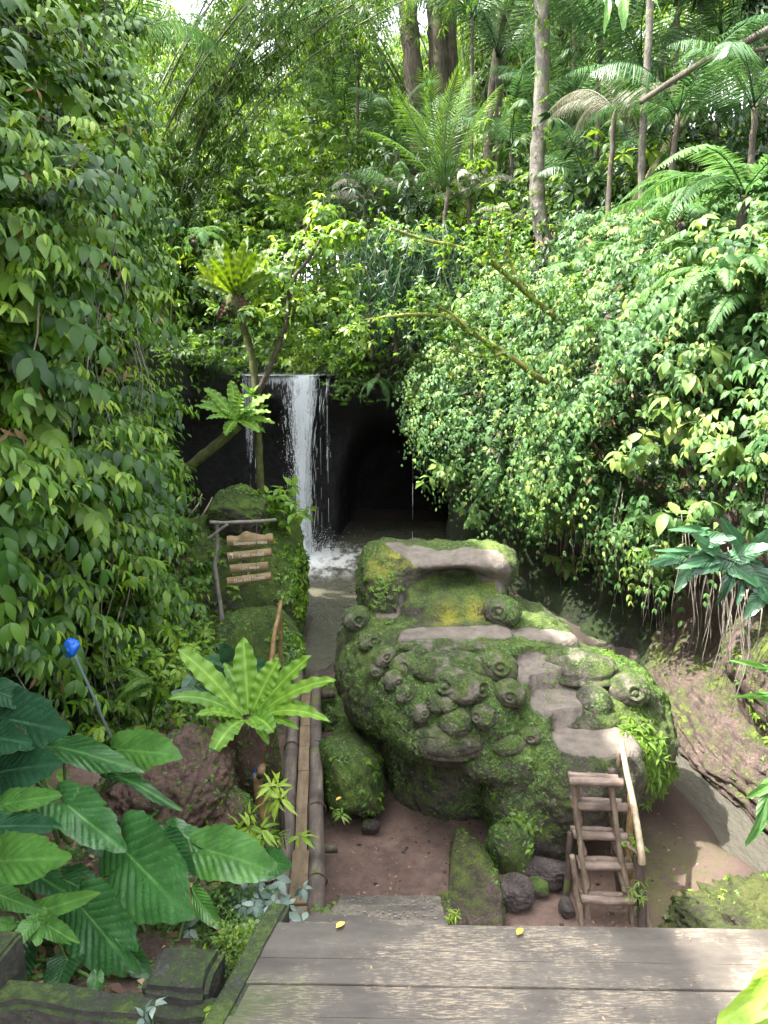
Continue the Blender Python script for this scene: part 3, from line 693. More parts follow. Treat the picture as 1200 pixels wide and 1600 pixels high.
def dome(name, px, py, rxp, ryp, hz, tilt, rotzz=0, rim=True, lab=None, lift=.0, scutes=True, back=.35, seed=0, yell=0):
    h, nh = cast(B_BVH, px, py); dep = proj(h)[2]; rx = rxp / FPX * dep; S = sphere_grid(96, 40)
    ry = ryp / FPX * dep * 1.25
    a = 1 + .06 * fbm(S * 2 + seed, 2, 4, 90 + seed) + .025 * fbm(S * 2 + seed, 7, 3, 92 + seed)
    if scutes:
        X, Y = S[..., 0], S[..., 1]; gro = np.minimum(np.abs(np.sin((X * 1.9 + .25 * np.sin(Y * 4)) * 2.2)), np.abs(np.sin(Y * 2.6 + .4 + .3 * np.cos(X * 5)))); a = a - .07 * np.exp(-(gro / .08) ** 2) * (S[..., 2] > .05)
    if rim:
        el = np.arcsin(np.clip(S[..., 2], -1, 1)); a = a + .07 * np.exp(-(el / .12) ** 2) - .05 * np.exp(-((el - .28) / .08) ** 2)
    V = S * a[..., None] * np.array([rx, ry, hz]); V[..., 2] = np.where(S[..., 2] < 0, V[..., 2] * .45, V[..., 2])
    V = V @ rotx(tilt).T @ rotz(rotzz).T + h + np.array([0, back * ry, lift])
    g = G(); g.grid(V, closed=True); at_ = flat_attrs(g); at_['yell'] = at_['yell'] + yell; o = g.build(name, M['carved'], B_ROOT, attrs=at_); PARTS_G.append(g.arrays())
    if lab: o['label'] = lab
    return o
dome('turtle_shell', 903, 1052, 66, 34, .20, .12, -.28, lab='wide domed shell of the turtle beside the steps', back=.15, lift=.0, seed=1)
dome('turtle_shell', 712, 1128, 27, 22, .12, .9, 0, rim=False, scutes=False, back=0, seed=2)
dome('turtle_shell', 700, 1160, 62, 24, .14, .75, 0, scutes=True, rim=True, back=.1, seed=3, lab='grooved shell plate at the overhanging front edge')
dome('turtle_shell', 640, 1045, 30, 22, .1, .4, 0, scutes=False, back=.2, seed=4)
dome('flipper', 927, 1098, 28, 24, .14, .5, .2, rim=False, scutes=False, back=0, seed=5)
dome('turtle_body', 922, 1128, 52, 22, .10, .35, .1, rim=False, scutes=False, back=.2, seed=6)
dome('flipper', 800, 1165, 34, 13, .07, .4, .45, rim=False, scutes=False, back=0, seed=7)
dome('flipper', 700, 1010, 80, 12, .06, .3, 0, rim=False, scutes=False, back=0, seed=8)
dome('turtle_body', 705, 1045, 62, 26, .13, .5, 0, rim=False, scutes=True, back=0, seed=9)
dome('turtle_shell', 676, 1020, 40, 20, .09, .4, 0, rim=False, scutes=False, back=0, seed=10)
# moss plants and creepers on the boulder
bvn = np.zeros(len(B_V))
def bmask(c, n):
    k = fbm(c, 1.7, 3, 101); barec = np.zeros(len(c))
    return smooth(-.25, .35, k) * (n[:, 2] > -.55) * (1 - .0)
rng = np.random.default_rng(77)
P, Nn = sample_mesh(B_V, [B_F], 24000, rng, bmask)
# keep off the bare pads
from mathutils.kdtree import KDTree
kd = KDTree(len(B_V)); [kd.insert(v, i) for i, v in enumerate(B_V)]; kd.balance()
keep = np.array([B_BARE[kd.find(p)[1]] < .3 for p in P]); P, Nn = P[keep], Nn[keep]
g = G(); whorls(g, P, Nn, 4, rng, (.007, .021), .15, LT['oval'], lift=.5)
for pv, pf, _ in PARTS_G:
    ctr = pv.mean(0); ar = np.ptp(pv, axis=0).prod() ** (2 / 3); P2, N2 = sample_mesh(pv, pf, int(min(700, 40 + ar * 3200)), rng, lambda c, n: smooth(-.1, .35, fbm(c, 5, 3, 102)) + .02); sg_ = np.sign(((P2 - ctr) * N2).sum(1)); whorls(g, P2, N2 * sg_[:, None], 4, rng, (.006, .017), .15, LT['oval'], lift=.5)
o = g.build('moss_plants', M['moss_leaf'], B_ROOT); tag(o, kind='stuff')
g = G()
for px, py, n, sp, sz in ((1010, 1190, 150, .22, (.05, .10)), (1000, 1150, 60, .16, (.06, .11)), (810, 1280, 30, .12, (.03, .06)), (820, 1295, 30, .08, (.03, .07)), (600, 905, 60, .2, (.02, .045)), (590, 950, 50, .2, (.02, .04)),
                          (830, 1140, 12, .1, (.03, .05)), (700, 1290, 8, .07, (.03, .06)), (770, 1240, 6, .05, (.02, .05)), (950, 1020, 60, .15, (.02, .04)), (870, 1060, 40, .18, (.015, .03)), (1040, 1220, 60, .2, (.05, .09))):
    h, nh = cast(B_BVH, px, py)
    if h is None: continue
    Q = h + rng.normal(0, sp * .5, (n, 3)); pts, nns = [], []
    for x in Q:
        r_ = B_BVH.find_nearest(Vector(x))
        if r_[0] is not None: pts.append(np.array(r_[0])); nns.append(np.array(r_[1]))
    pts = np.array(pts); nns = np.array(nns); whorls(g, pts, nns * .8 + np.array([0, 0, .5]), 5, rng, sz, .3, LT['lance'] if px > 980 else LT['ovate'], lift=.5, tint=.7)
o = g.build('creeping_plants', M['leaf_yel'], B_ROOT); tag(o, kind='stuff')
rebase(B_ROOT)

# ------------------------------------------------------------------ other rocks
def rock_thing(name, label, cat, c, r, seed, mat, amp=.18, e=2.6, rot=np.eye(3), fmask=None, plants=0, psize=(.03, .06), group=None, fine=0, pm='leaf_yel', pmask=None, nu=72, rough=.05):
    root = empty(name, (c[0], c[1], c[2] - r[2]), label, cat, group); g = G(); rockmesh(g, c, r, seed, amp, e, rot, nu, int(nu * .66), rough=rough); 
    v, fs, _ = g.arrays(); g.build('rock_body', mat, root); rg = np.random.default_rng(seed)
    if fine:
        P, Nn = sample_mesh(v, fs, fine, rg, fmask or (lambda cc, n: smooth(-.2, .3, fbm(cc, 2.4, 3, seed)))); P_ok = ((P - c) * Nn).sum(1) > 0; Nn = np.where(P_ok[:, None], Nn, -Nn)
        g2 = G(); whorls(g2, P, Nn, 4, rg, (.011, .026), .15, LT['oval'], lift=.5); tag(g2.build('moss_plants', M['moss_leaf'], root), kind='stuff')
    if plants:
        P, Nn = sample_mesh(v, fs, plants, rg, pmask or (lambda cc, n: smooth(0, .35, fbm(cc, 1.6, 3, seed + 4)) + .02)); P_ok = ((P - c) * Nn).sum(1) > 0; Nn = np.where(P_ok[:, None], Nn, -Nn)
        g3 = G(); whorls(g3, P, Nn * .7 + np.array([0, 0, .5]), 6, rg, psize, .35, LT['ovate'], lift=.4); tag(g3.build('leafy_plants', M[pm], root), kind='stuff')
    rebase(root); return root
rock_thing('mossy_rock', 'upright mossy rock slab with small green plants, beside the bamboo bridge', 'rock', (-.30, 6.15, .28), (.27, .50, .36), 3, M['rock'], .2, 3.0, rotz(.25) @ rotx(-.25), plants=150, fine=1200, pmask=lambda cc, n: smooth(.02, .2, cc[:, 0] + .24 + .15 * (6.2 - cc[:, 1])) + .5 * smooth(-.42, -.5, cc[:, 0]))
rock_thing('small_stone', 'small dark loose stone lying on the red sand near the slab', 'stone', (-.115, 5.72, .03), (.085, .07, .06), 5, M['lava'], .2, nu=40)
rock_thing('flat_rock', 'long low worn stone, mossy along its edges, in front of the deck', 'rock', (.68, 4.92, .0), (.20, .62, .20), 8, M['bank_rock'], .16, 5, rotz(-.12) @ roty(.12), rough=.09, fine=900, fmask=lambda cc, n: smooth(.10, .18, cc[:, 0] - .68 + .12 * (cc[:, 1] - 4.9)) + smooth(5.1, 5.4, cc[:, 1]) * .6)
rock_thing('flat_rock', 'short rounded brown stone beside the long worn stone', 'rock', (.50, 4.55, .06), (.14, .26, .15), 9, M['bank_rock'], .15, 3, rotz(.1), fine=60, nu=48)
rock_thing('mossy_rock', 'pointed mossy stone at the foot of the carved boulder', 'rock', (1.02, 5.28, .14), (.16, .22, .26), 12, M['rock'], .25, 2.3, rotz(.5), plants=22, fine=500, nu=56)
rock_thing('lava_rock', 'dark pitted lava rock beside the ladder, nearer of the pair', 'rock', (1.0, 4.88, .06), (.14, .12, .12), 14, M['lava'], .3, 2.4, nu=110, rough=.16)
rock_thing('lava_rock', 'dark flat lava rock behind the pitted one', 'rock', (1.28, 5.1, .06), (.20, .12, .10), 15, M['lava'], .3, 2.4, nu=110, rough=.16)
rock_thing('small_stone', 'small mossy stone between lava rocks and ladder', 'stone', (1.17, 5.0, .02), (.11, .09, .07), 16, M['rock'], .25, nu=40)
rock_thing('small_stone', 'small pale stone beside the ladder foot', 'stone', (1.36, 4.8, .0), (.06, .08, .06), 17, M['lava'], .25, nu=40)
# big mossy boulder behind the sign
rock_thing('mossy_boulder', 'big dark mossy boulder covered in leaves behind the wooden sign', 'boulder', (-2.5, 10.9, .55), (1.3, 1.0, 1.45), 28, M['rock'], .26, 2.1, rotz(.2), plants=3400, psize=(.05, .10), fine=5000, pm='leaf_mid', nu=110,
           pmask=lambda cc, n: smooth(-.1, .3, fbm(cc, 1.1, 3, 26)) * (cc[:, 2] < 1.75) + .03)
rock_thing('mossy_boulder', 'low mossy boulder at the far end of the bamboo bridge', 'boulder', (-1.75, 9.2, .15), (.75, .8, .62), 23, M['rock'], .2, 2.4, plants=900, psize=(.04, .08), fine=2500, pm='leaf_mid', nu=90)
rock_thing('mossy_boulder', 'small mossy boulder on the stream edge right of the bridge end', 'boulder', (-.55, 8.0, .0), (.28, .45, .28), 24, M['rock'], .25, 2.4, plants=160, psize=(.03, .05), fine=900, nu=60)
rock_thing('mossy_boulder', 'dark mossy rock wedged under the overhang behind the slab', 'boulder', (-.15, 6.95, .12), (.40, .35, .30), 25, M['rock'], .25, 2.4, plants=90, psize=(.03, .05), fine=800, nu=60)
rock_thing('mossy_boulder', 'rounded mossy knob on top of the big boulder above the sign', 'boulder', tuple(at(375, 800, 10.5)), (.50, .45, .36), 27, M['rock'], .25, 2.2, plants=260, psize=(.04, .09), fine=1800, pm='leaf_mid', nu=90, rough=.1)
# mossy bank, bottom right, and pink rock shelf by the right stream
rock_thing('mossy_bank', 'low bright moss covered bank right of the ladder rail', 'rock', (2.95, 4.55, -.14), (.95, .62, .42), 31, M['dull_bank'], .2, 2.6, rotz(-.2), plants=200, psize=(.02, .05), fine=900, nu=150, rough=.2, pm='leaf_mid')
rock_thing('stream_rock', 'pinkish gravelly rock shelf under the right hand cliff', 'rock', (3.75, 7.1, .0), (.55, 1.6, .55), 33, M['bank_rock'], .26, 2.3, rotz(.08), fine=500, nu=150, rough=.14)
rock_thing('stream_rock', 'brown pebbly rock hump between stream and boulder', 'rock', (2.72, 7.6, -.12), (.38, .9, .32), 34, M['bank_rock'], .22, 2.6, rotz(-.1), nu=80)
rock_thing('stream_rock', 'dark wet overhanging rock on the right bank above the stream', 'rock', (4.1, 6.3, 1.0), (.75, 1.3, .65), 36, M['bank_rock'], .25, 2.4, nu=96, fine=600, plants=120, psize=(.04, .08))
# soil mound, left
rock_thing('soil_mound', 'crumbly red brown soil mound behind the large leaves', 'soil mound', (-1.42, 4.35, 1.12), (.42, .55, .42), 41, M['mound'], .3, 2.2, nu=170, fine=700, rough=.12, plants=40, psize=(.02, .05))
# ------------------------------------------------------------------ deck and steps
def deck_mat():
    m, nt, out = newmat('worn_grey_boards'); q = N(nt); co = q.coords((1, 9, 9)); c2 = q.coords()
    n1 = q.noise(q.coords((1, 4, 4)), 4, 6, .7); n2 = q.noise(c2, 3.2, 4, .6); n3 = q.noise(co, 26, 5, .75); n4 = q.noise(c2, 30, 4, .7)
    c = q.ramp(q.math('ADD', q.math('MULTIPLY', n1, .5), q.math('MULTIPLY', n2, .5)), [(.36, (.048, .040, .033)), (.52, (.088, .075, .062)), (.68, (.155, .135, .112))])
    we = q.math('MULTIPLY', q.mapr(n3, .49, .60), q.mapr(q.math('ADD', n2, q.math('MULTIPLY', n4, .35)), .64, .76))
    c = q.mix(q.math('MULTIPLY', we, .8), c, (.36, .29, .20))
    c = q.mix(q.mapr(n4, .62, .72, 0, .6), c, (.05, .045, .042))
    geo = q.n('NewGeometry'); sx = q.n('SeparateXYZ'); q.l(geo.outputs['Position'], sx.inputs[0])
    c = q.mix(q.math('MULTIPLY', q.mapr(sx.outputs[0], -.12, -.36), q.mapr(n2, .48, .60, 0, .8)), c, (.05, .065, .02))
    p = q.n('BsdfPrincipled'); q.l(c, p.inputs['Base Color']); q.l(q.mapr(n2, .3, .7, .45, .75), p.inputs['Roughness'])
    q.l(q.bump(q.math('ADD', n1, n3), .4, .004), p.inputs['Normal']); q.l(p.outputs[0], out.inputs[0]); return m
DM = deck_mat()
def bevel_box(name, c, size, mat, parent, bev=.008, rot=None, noise=.003, sub=(24, 6, 3), seed=0, tint=.5):
    me = bpy.data.meshes.new(name); bm = bmesh.new(); bmesh.ops.create_cube(bm, size=1)
    for vv in bm.verts: vv.co = Vector((vv.co.x * size[0], vv.co.y * size[1], vv.co.z * size[2]))
    bmesh.ops.bevel(bm, geom=bm.edges[:], offset=bev, segments=2, affect='EDGES')
    for ax, k in enumerate(sub):
        for i in range(1, k):
            co = [0, 0, 0]; co[ax] = -size[ax] / 2 + size[ax] * i / k; no = [0, 0, 0]; no[ax] = 1
            bmesh.ops.bisect_plane(bm, geom=bm.verts[:] + bm.edges[:] + bm.faces[:], plane_co=co, plane_no=no)
    P = np.array([v.co[:] for v in bm.verts]); off = noise * np.stack([fbm(P + seed, 6, 3, seed + a) for a in range(3)], 1)
    if rot is not None: pass
    P = P + off
    if rot is not None: P = P @ np.asarray(rot).T
    P = P + np.asarray(c)
    for v, p in zip(bm.verts, P): v.co = p
    bm.to_mesh(me); bm.free(); me.materials.append(mat)
    a = me.attributes.new('tint', 'FLOAT', 'POINT'); a.data.foreach_set('value', np.full(len(me.vertices), tint, np.float32))
    o = bpy.data.objects.new(name, me); COL.objects.link(o)
    if parent is not None: o.parent = parent
    return o
stair = empty('deck_steps', (.6, 2.0, 0), 'weathered grey steps of long worn boards at the bottom, scuffed with pale patches', 'steps')
yy, zz = 2.185, 2.10
widths = [.155, .10, .115, .105, .13, .12, .15, .16]
for i, wd in enumerate(widths):          # boards, nearest the drop first
    y1 = yy; y0 = yy - wd + .0015; left = -.447 - .263 * (1.99 - (y0 + y1) / 2)
    skew = rotz(-.018)
    bevel_box('board', ((left + 1.95) / 2, (y0 + y1) / 2, zz - .03 + .003 * math.sin(i * 2.3)), (1.95 - left, y1 - y0, .06), DM, stair, .0012, skew, .0025, (40, 3, 2), i)
    yy -= wd
bevel_box('riser', (.80, 2.10, 1.70), (2.3, .10, .72), DM, stair, .01, rotz(-.018), .006, (20, 2, 8), 44)
# flight of cast steps going down towards the bridge
treads = [(1.85, 2.515), (1.50, 2.955), (1.20, 3.345), (.90, 3.745), (.60, 4.15), (.30, 4.56)]
PEB = plain_mat('pale_pebbles', (.20, .175, .15), .7, .3)
rngp = np.random.default_rng(9)
for i, (z, y) in enumerate(treads):
    x0 = (-.42, -.43, -.32, -.30, -.30, -.31)[i]; x1 = .25 + .03 * i
    bevel_box('tread', ((x0 + x1) / 2, y - .23, z / 2 - .06), (x1 - x0, .46, z + .12), DM, stair, .012, None, .008, (16, 4, 6), 60 + i)
    g = G(); 
    for k in range(20):
        px = rngp.uniform(x0 + .03, x1 - .03); py = y - .022 + rngp.normal(0, .006) if k < 13 else y - rngp.uniform(.02, .12); r = rngp.uniform(.003, .007)
        V = sphere_grid(8, 6) * np.array([r * 1.4, r, r * .6]) + np.array([px, py, z + .003]); g.grid(V, closed=True)
    o = tag(g.build('inset_pebbles', PEB, stair), kind='stuff')
rebase(stair)
CONC = rock_mat('mossy_concrete', ((.022, .021, .019), (.07, .064, .055)), ((.008, .018, .004), (.025, .045, .01), (.07, .10, .02)), mossamt=.42, bumpd=.012)
low = empty('garden_wall', (-.9, 2.1, 1.2), 'low dark mossy concrete edging with stubby posts holding the planting bed', 'low wall')
bevel_box('wall_body', (-1.15, 2.10, 1.585), (1.25, .12, .66), CONC, low, .02, rotz(-.12), .035, (20, 3, 8), 71)
bevel_box('coping_slab', (-.70, 2.18, 1.70), (.24, .20, .50), CONC, low, .02, rotz(-.1), .035, (6, 5, 8), 72)
bevel_box('post', (-1.38, 2.2, 1.66), (.18, .16, .72), CONC, low, .012, rotz(-.15), .01, (4, 4, 8), 75)
bevel_box('kerb', (-.447, 1.99, 1.855), (.075, .62, .51), CONC, low, .012, rotz(-.257), .008, (3, 10, 6), 74)
rebase(low)
# earth of the planting bed behind the wall
g = G(); xs = np.linspace(-3.2, -.42, 60); ys = np.linspace(2.05, 3.9, 50); X, Y = np.meshgrid(xs, ys)
edge = smooth(-.40, -.62 - .28 * smooth(2.5, 3.6, 1.0 * 3), X) if False else smooth(-.44, -.62, X + .16 * (Y - 2.2))
Z = 1.78 - .42 * (Y - 2.1) * .8 - 1.2 * (1 - edge) + .07 * fbm(np.stack([X, Y, 0 * X], -1), 3, 4, 12); Z = np.where(Y < 2.2, Z - .05, Z)
g.grid(np.stack([X, Y, Z], -1)); BEDV, BEDF, _ = g.arrays(); tag(g.build('planting_bed_soil', M['mound']), kind='structure')

# ------------------------------------------------------------------ bamboo and timber
M['log'] = wood_mat('bridge_log', ((.045, .034, .028), (.12, .095, .078), (.25, .20, .155)), .7, (5, .8, 5), .006, .25, .6)
M['plank'] = wood_mat('bridge_plank', ((.08, .055, .03), (.17, .12, .07), (.27, .20, .12)), .75, (6, .8, 6), .006, .1, .5)
M['bamboo'] = wood_mat('bamboo_pole', ((.14, .085, .035), (.27, .17, .08), (.42, .30, .16)), .45, (6, .7, 6), .003, .15, .4)
M['rail'] = wood_mat('pale_rail', ((.16, .12, .075), (.33, .26, .17), (.52, .44, .31)), .55, (8, 8, .8), .004, 0, .3)
M['rung'] = wood_mat('ladder_wood', ((.065, .045, .035), (.19, .14, .11), (.36, .27, .22)), .7, (1.2, 8, 8), .006, .08, .5)
M['stile'] = wood_mat('ladder_stile', ((.07, .05, .038), (.20, .15, .11), (.36, .29, .21)), .7, (8, 8, 1.2), .006, .15, .6)
M['post'] = wood_mat('dark_post', ((.03, .022, .018), (.07, .05, .04), (.14, .10, .08)), .8, (8, 8, 1.5), .008, .25, .4)
M['branch'] = wood_mat('sign_branch', ((.09, .08, .065), (.20, .18, .15), (.34, .31, .27)), .8, (8, 8, 2), .005, .15, .4)
M['signwood'] = wood_mat('sign_board', ((.17, .115, .055), (.32, .225, .115), (.45, .34, .19)), .7, (1.3, 9, 9), .004, .05, .3)
M['paint'] = plain_mat('pale_lettering', (.62, .54, .40), .8, .15, 40)
M['wire'] = plain_mat('wire', (.12, .12, .11), .5)
M['blue'] = plain_mat('blue_plastic', (.01, .12, .55), .4, .3, 12)
M['pipe'] = plain_mat('grey_pipe', (.20, .27, .28), .4, .15)
M['hole_shade'] = plain_mat('hollow_shade', (.02, .014, .01), .9)
def line(a, b, n, sag=0, wob=0, seed=0):
    t = np.linspace(0, 1, n)[:, None]; P = np.asarray(a) * (1 - t) + np.asarray(b) * t; P[:, 2] -= sag * np.sin(np.pi * t[:, 0])
    if wob: rg = np.random.default_rng(seed); P += wob * np.stack([fbm(np.stack([t[:, 0] * 4, 0 * t[:, 0] + seed, 0 * t[:, 0]], 1), 1, 2, seed + i) for i in range(3)], 1)
    return P
def pole(name, a, b, r0, r1, mat, parent, n=26, nodes=0, seed=0, wob=.01, sag=0, seg=14, jit=.03):
    P = line(a, b, n, sag, wob, seed); t = np.linspace(0, 1, n); r = r0 * (1 - t) + r1 * t; r = r * (1 + .05 * fbm(np.stack([t * 5, t * 0 + seed, t * 0], 1), 1, 2, seed))
    tint = np.full(n, .5)
    if nodes:
        m = n; t2 = np.linspace(0, 1, nodes * 8 + 1); P = line(a, b, len(t2), sag, wob, seed); r = r0 * (1 - t2) + r1 * t2
        ph = (t2 * nodes + .35 * np.random.default_rng(seed).random()) % 1; dd = np.minimum(ph, 1 - ph); r = r * (1 + .10 * np.exp(-(dd / .07) ** 2)); tint = .5 - .45 * np.exp(-(dd / .07) ** 2)
    g = G(); g.tube(P, r, seg, tint, jit=jit, seed=seed); return g.build(name, mat, parent)
br = empty('bamboo_bridge', (-.7, 6, .3), 'narrow bridge of two thick old bamboo logs with planks between them', 'footbridge')
A0, A1 = np.array([-.545, 4.03, .42]), np.array([-.89, 8.0, .42])
dirb = nrm(A1 - A0); sd_ = np.array([dirb[1], -dirb[0], 0])
pole('log', A0 - sd_ * .125, A1 - sd_ * .11, .070, .060, M['log'], br, nodes=5, seed=1, wob=.02, sag=.03, seg=20)
pole('log', A0 + sd_ * .125, A1 + sd_ * .11, .068, .056, M['log'], br, nodes=5, seed=2, wob=.02, sag=.03, seg=20)
yv = 0; L = np.linalg.norm(A1 - A0); rg = np.random.default_rng(3); k = 0
for ln in (.22, .55, .62, .50, .42, .40, .45, .5):
    c = A0 + dirb * (yv + ln / 2); a = math.atan2(dirb[0], dirb[1])
    bevel_box('plank', c + np.array([rg.normal(0, .004), 0, .045 + (.012 if k == 1 else 0) + rg.normal(0, .003) - .03 * math.sin(math.pi * min(1, yv / L))]), (.098 + (.02 if k == 1 else rg.uniform(-.012, .0)), ln - .006, .022), M['plank'], br, .003, rotz(-a + rg.normal(0, .012)), .003, (3, 8, 1), k); yv += ln; k += 1
for t in (.13, .35, .6):
    for s in (-1, 1):
        c = A0 + dirb * L * t + sd_ * s * .122 + (0, 0, -.03 * math.sin(math.pi * t)); g = G(); a = np.linspace(0, 2 * np.pi, 25)
        P = c + .070 * (np.cos(a)[:, None] * sd_ + np.sin(a)[:, None] * np.array([0, 0, 1])) + dirb * .012 * np.linspace(-1, 1, 25)[:, None]; g.tube(P, .006, 6); g.build('binding', M['post'], br)
pole('support_post', (-.30, 4.22, -.1), (-.325, 4.22, .44), .028, .026, M['post'], br, seed=7)
pole('support_post', (-.80, 5.0, -.1), (-.80, 5.0, .42), .04, .038, M['post'], br, seed=8)
pole('cross_beam', (-1.05, 5.0, .31), (-.35, 5.05, .31), .035, .032, M['post'], br, seed=9)
pole('cross_beam', (-1.3, 7.7, .30), (-.55, 7.75, .30), .05, .05, M['post'], br, seed=10)
rebase(br)
hr = empty('bamboo_handrail', (-.85, 4.8, 0), 'bamboo handrail pole tied with blue cord to a short upright, left of the bridge', 'handrail')
H0, H1 = at(405, 1213, 4.72), at(437, 943, 8.7)
pole('rail_pole', H0, H1, .030, .024, M['bamboo'], hr, nodes=9, seed=11, wob=.035)
pole('upright', (H0[0] - .015, H0[1] + .06, -.1), (H0[0] - .015, H0[1] + .06, H0[2] - .02), .036, .034, M['bamboo'], hr, nodes=3, seed=12)
pole('upright', (H0[0] + .10, H0[1] + .35, -.1), (H0[0] + .09, H0[1] + .33, H0[2] - .03), .026, .024, M['post'], hr, seed=13)
pole('upright', (H1[0], H1[1] - .05, -.1), (H1[0], H1[1] - .05, H1[2] + .02), .026, .022, M['bamboo'], hr, nodes=3, seed=14)
g = G(); dd = nrm(H1 - H0); u = nrm(np.cross(dd, (0, 0, 1))); vv = np.cross(u, dd)
for k in range(4):
    a = np.linspace(0, 2 * np.pi, 20); g.tube(H0 + dd * (.075 + .009 * k) + .034 * (np.cos(a)[:, None] * u + np.sin(a)[:, None] * vv) + dd * .006 * np.sin(a)[:, None], .0045, 6)
g.tube([H0 + dd * .08 - u * .03, H0 + dd * .07 - u * .055 + (0, 0, -.03), H0 + dd * .06 - u * .06 + (0, 0, -.07)], .004, 6); g.build('blue_cord', M['blue'], hr)
g = G(); g.tube([H0 - dd * .002, H0 - dd * .0045], .021, 16); g.build('hollow_shade_disc', M['hole_shade'], hr)  # dark disc standing in for the shaded hollow of the pole
rebase(hr)

# ------------------------------------------------------------------ ladder
ld = empty('log_ladder', (1.6, 4.7, 0), 'rustic ladder of split log rungs leaning against the carved boulder', 'ladder')
rows = [(1216, 889, 971), (1254, 893, 976), (1300, 895, 978), (1347, 903, 988), (1401, 907, 996)]
zs = [1.06, .83, .60, .37, .14]
def lp(px, py, z): return onz(px, py, z)
tops = []
for i, ((py, xa, xb), z) in enumerate(zip(rows, zs)):
    a, b = lp(xa, py + 2, z), lp(xb, py + 6, z)
    tops.append((a, b))
    pole('rung', a + (-.0, -.012, 0), b + (.01, -.012, 0), .033, .031, M['rung'], ld, seed=20 + i, wob=.006, seg=12, jit=.06)
    pole('rung', a + (.0, .042, .006), b + (-.01, .042, .006), .026, .025, M['rung'], ld, seed=30 + i, wob=.006, seg=12, jit=.06)
aT, bT = tops[0]; aB, bB = tops[-1]
dl = (aB - aT); dr = (bB - bT)
for s, (t, d) in enumerate(((aT, dl), (bT, dr))):
    ox = .045 if s == 0 else -.07
    p0 = t + d * -.06 + (ox, .03, -.045); p1 = t + d * 1.32 + (ox, .03, -.045)
    p1[2] = max(p1[2], -.12)
    pole('stile', p1, p0, .022, .020, M['stile'], ld, seed=40 + s, wob=.02)
    # short blocks propping each rung along the stile
    for i in range(4):
        a = tops[i][s] + (ox * 1.2, .015, -.04); b = tops[i + 1][s] + (ox * 1.2, .03, .05)
        pole('prop', b, a, .021, .021, M['stile'], ld, seed=50 + i + 10 * s, wob=.008, seg=10)
    p0 = t + d * .60 + (-.035 if s == 0 else .05, -.02, -.03); p1 = t + d * 1.33 + (-.02 if s == 0 else .05, -.03, -.03); p1[2] = -.12
    pole('stile', p1, p0, .021, .019, M['stile'], ld, seed=60 + s, wob=.015)
pole('support_post', (aB[0] - .07, 4.86, -.15), (aB[0] - .05, 4.9, .55), .026, .024, M['post'], ld, seed=70)
pole('support_post', (bB[0] - .02, 4.95, -.15), (bT[0] + .02, 5.05, .98), .03, .028, M['post'], ld, seed=71)
rebase(ld)
rl = empty('ladder_handrail', (1.9, 4.5, 0), 'pale sloping handrail pole with mossy post, right of the ladder', 'handrail')
T0 = onz(972, 1160, 1.62); T1 = onz(1003, 1335, .98)
TA = at(971, 1158, 5.2); TB = at(1002, 1338, 4.55); TC = at(1006, 1452, 4.42)
mid = at(989, 1250, 4.88)
g = G(); P = chaikin(np.array([TA, (TA * .5 + mid * .5) + (-.01, 0, .01), mid, TB + (0, 0, .03), TB + (.005, -.01, -.05)]), 2); g.tube(P, np.linspace(.021, .026, len(P)), 12, jit=.03); g.build('rail_pole', M['rail'], rl)
pole('post', (TC[0] + .0, TC[1] + .02, -.1), TB + (0, .02, .01), .034, .03, M['post'], rl, seed=80, wob=.02)
pole('post', (TA[0] - .01, TA[1] - .02, .15), TA + (-.01, -.01, -.06), .020, .018, M['stile'], rl, seed=81, wob=.01)
pole('post', (TA[0] + .05, TA[1] - .22, -.05), TA + (.035, -.2, -.33), .028, .024, M['bamboo'], rl, nodes=3, seed=82, wob=.01)
pole('brace', at(980, 1318, 4.7), at(1003, 1345, 4.62), .014, .016, M['stile'], rl, seed=83, wob=.01)
rebase(rl)

# ------------------------------------------------------------------ hanging sign
YS = 9.0
sg = empty('hanging_sign', tuple(at(350, 1015, YS)), 'four tilted wooden arrow boards on wires under a crooked branch gallows', 'sign')
P = np.array([at(x, y, YS + .02) for x, y in ((352, 1060), (350, 1012), (346, 960), (340, 915), (334, 885), (340, 860), (339, 835), (339, 818))])
g = G(); P2 = chaikin(P, 2); g.tube(P2, np.linspace(.036, .024, len(P2)) * (1 + .1 * np.sin(np.arange(len(P2)) * .9)), 12, jit=.05); g.build('post', M['branch'], sg)
pole('beam', at(327, 817, YS - .04), at(431, 813, YS - .04), .022, .020, M['branch'], sg, seed=90, wob=.01)
pole('brace', at(326, 842, YS - .05), at(356, 818, YS - .05), .020, .018, M['branch'], sg, seed=91)
boards = [(355, 427.5, 846, 842, 19, 'Sumampan watu'), (356, 425, 870, 863, 13.5, 'Dewi melati'), (360, 420, 889, 884, 13, 'Giri waya'), (355.5, 424.5, 909, 900, 13, 'Dos and Donts')]
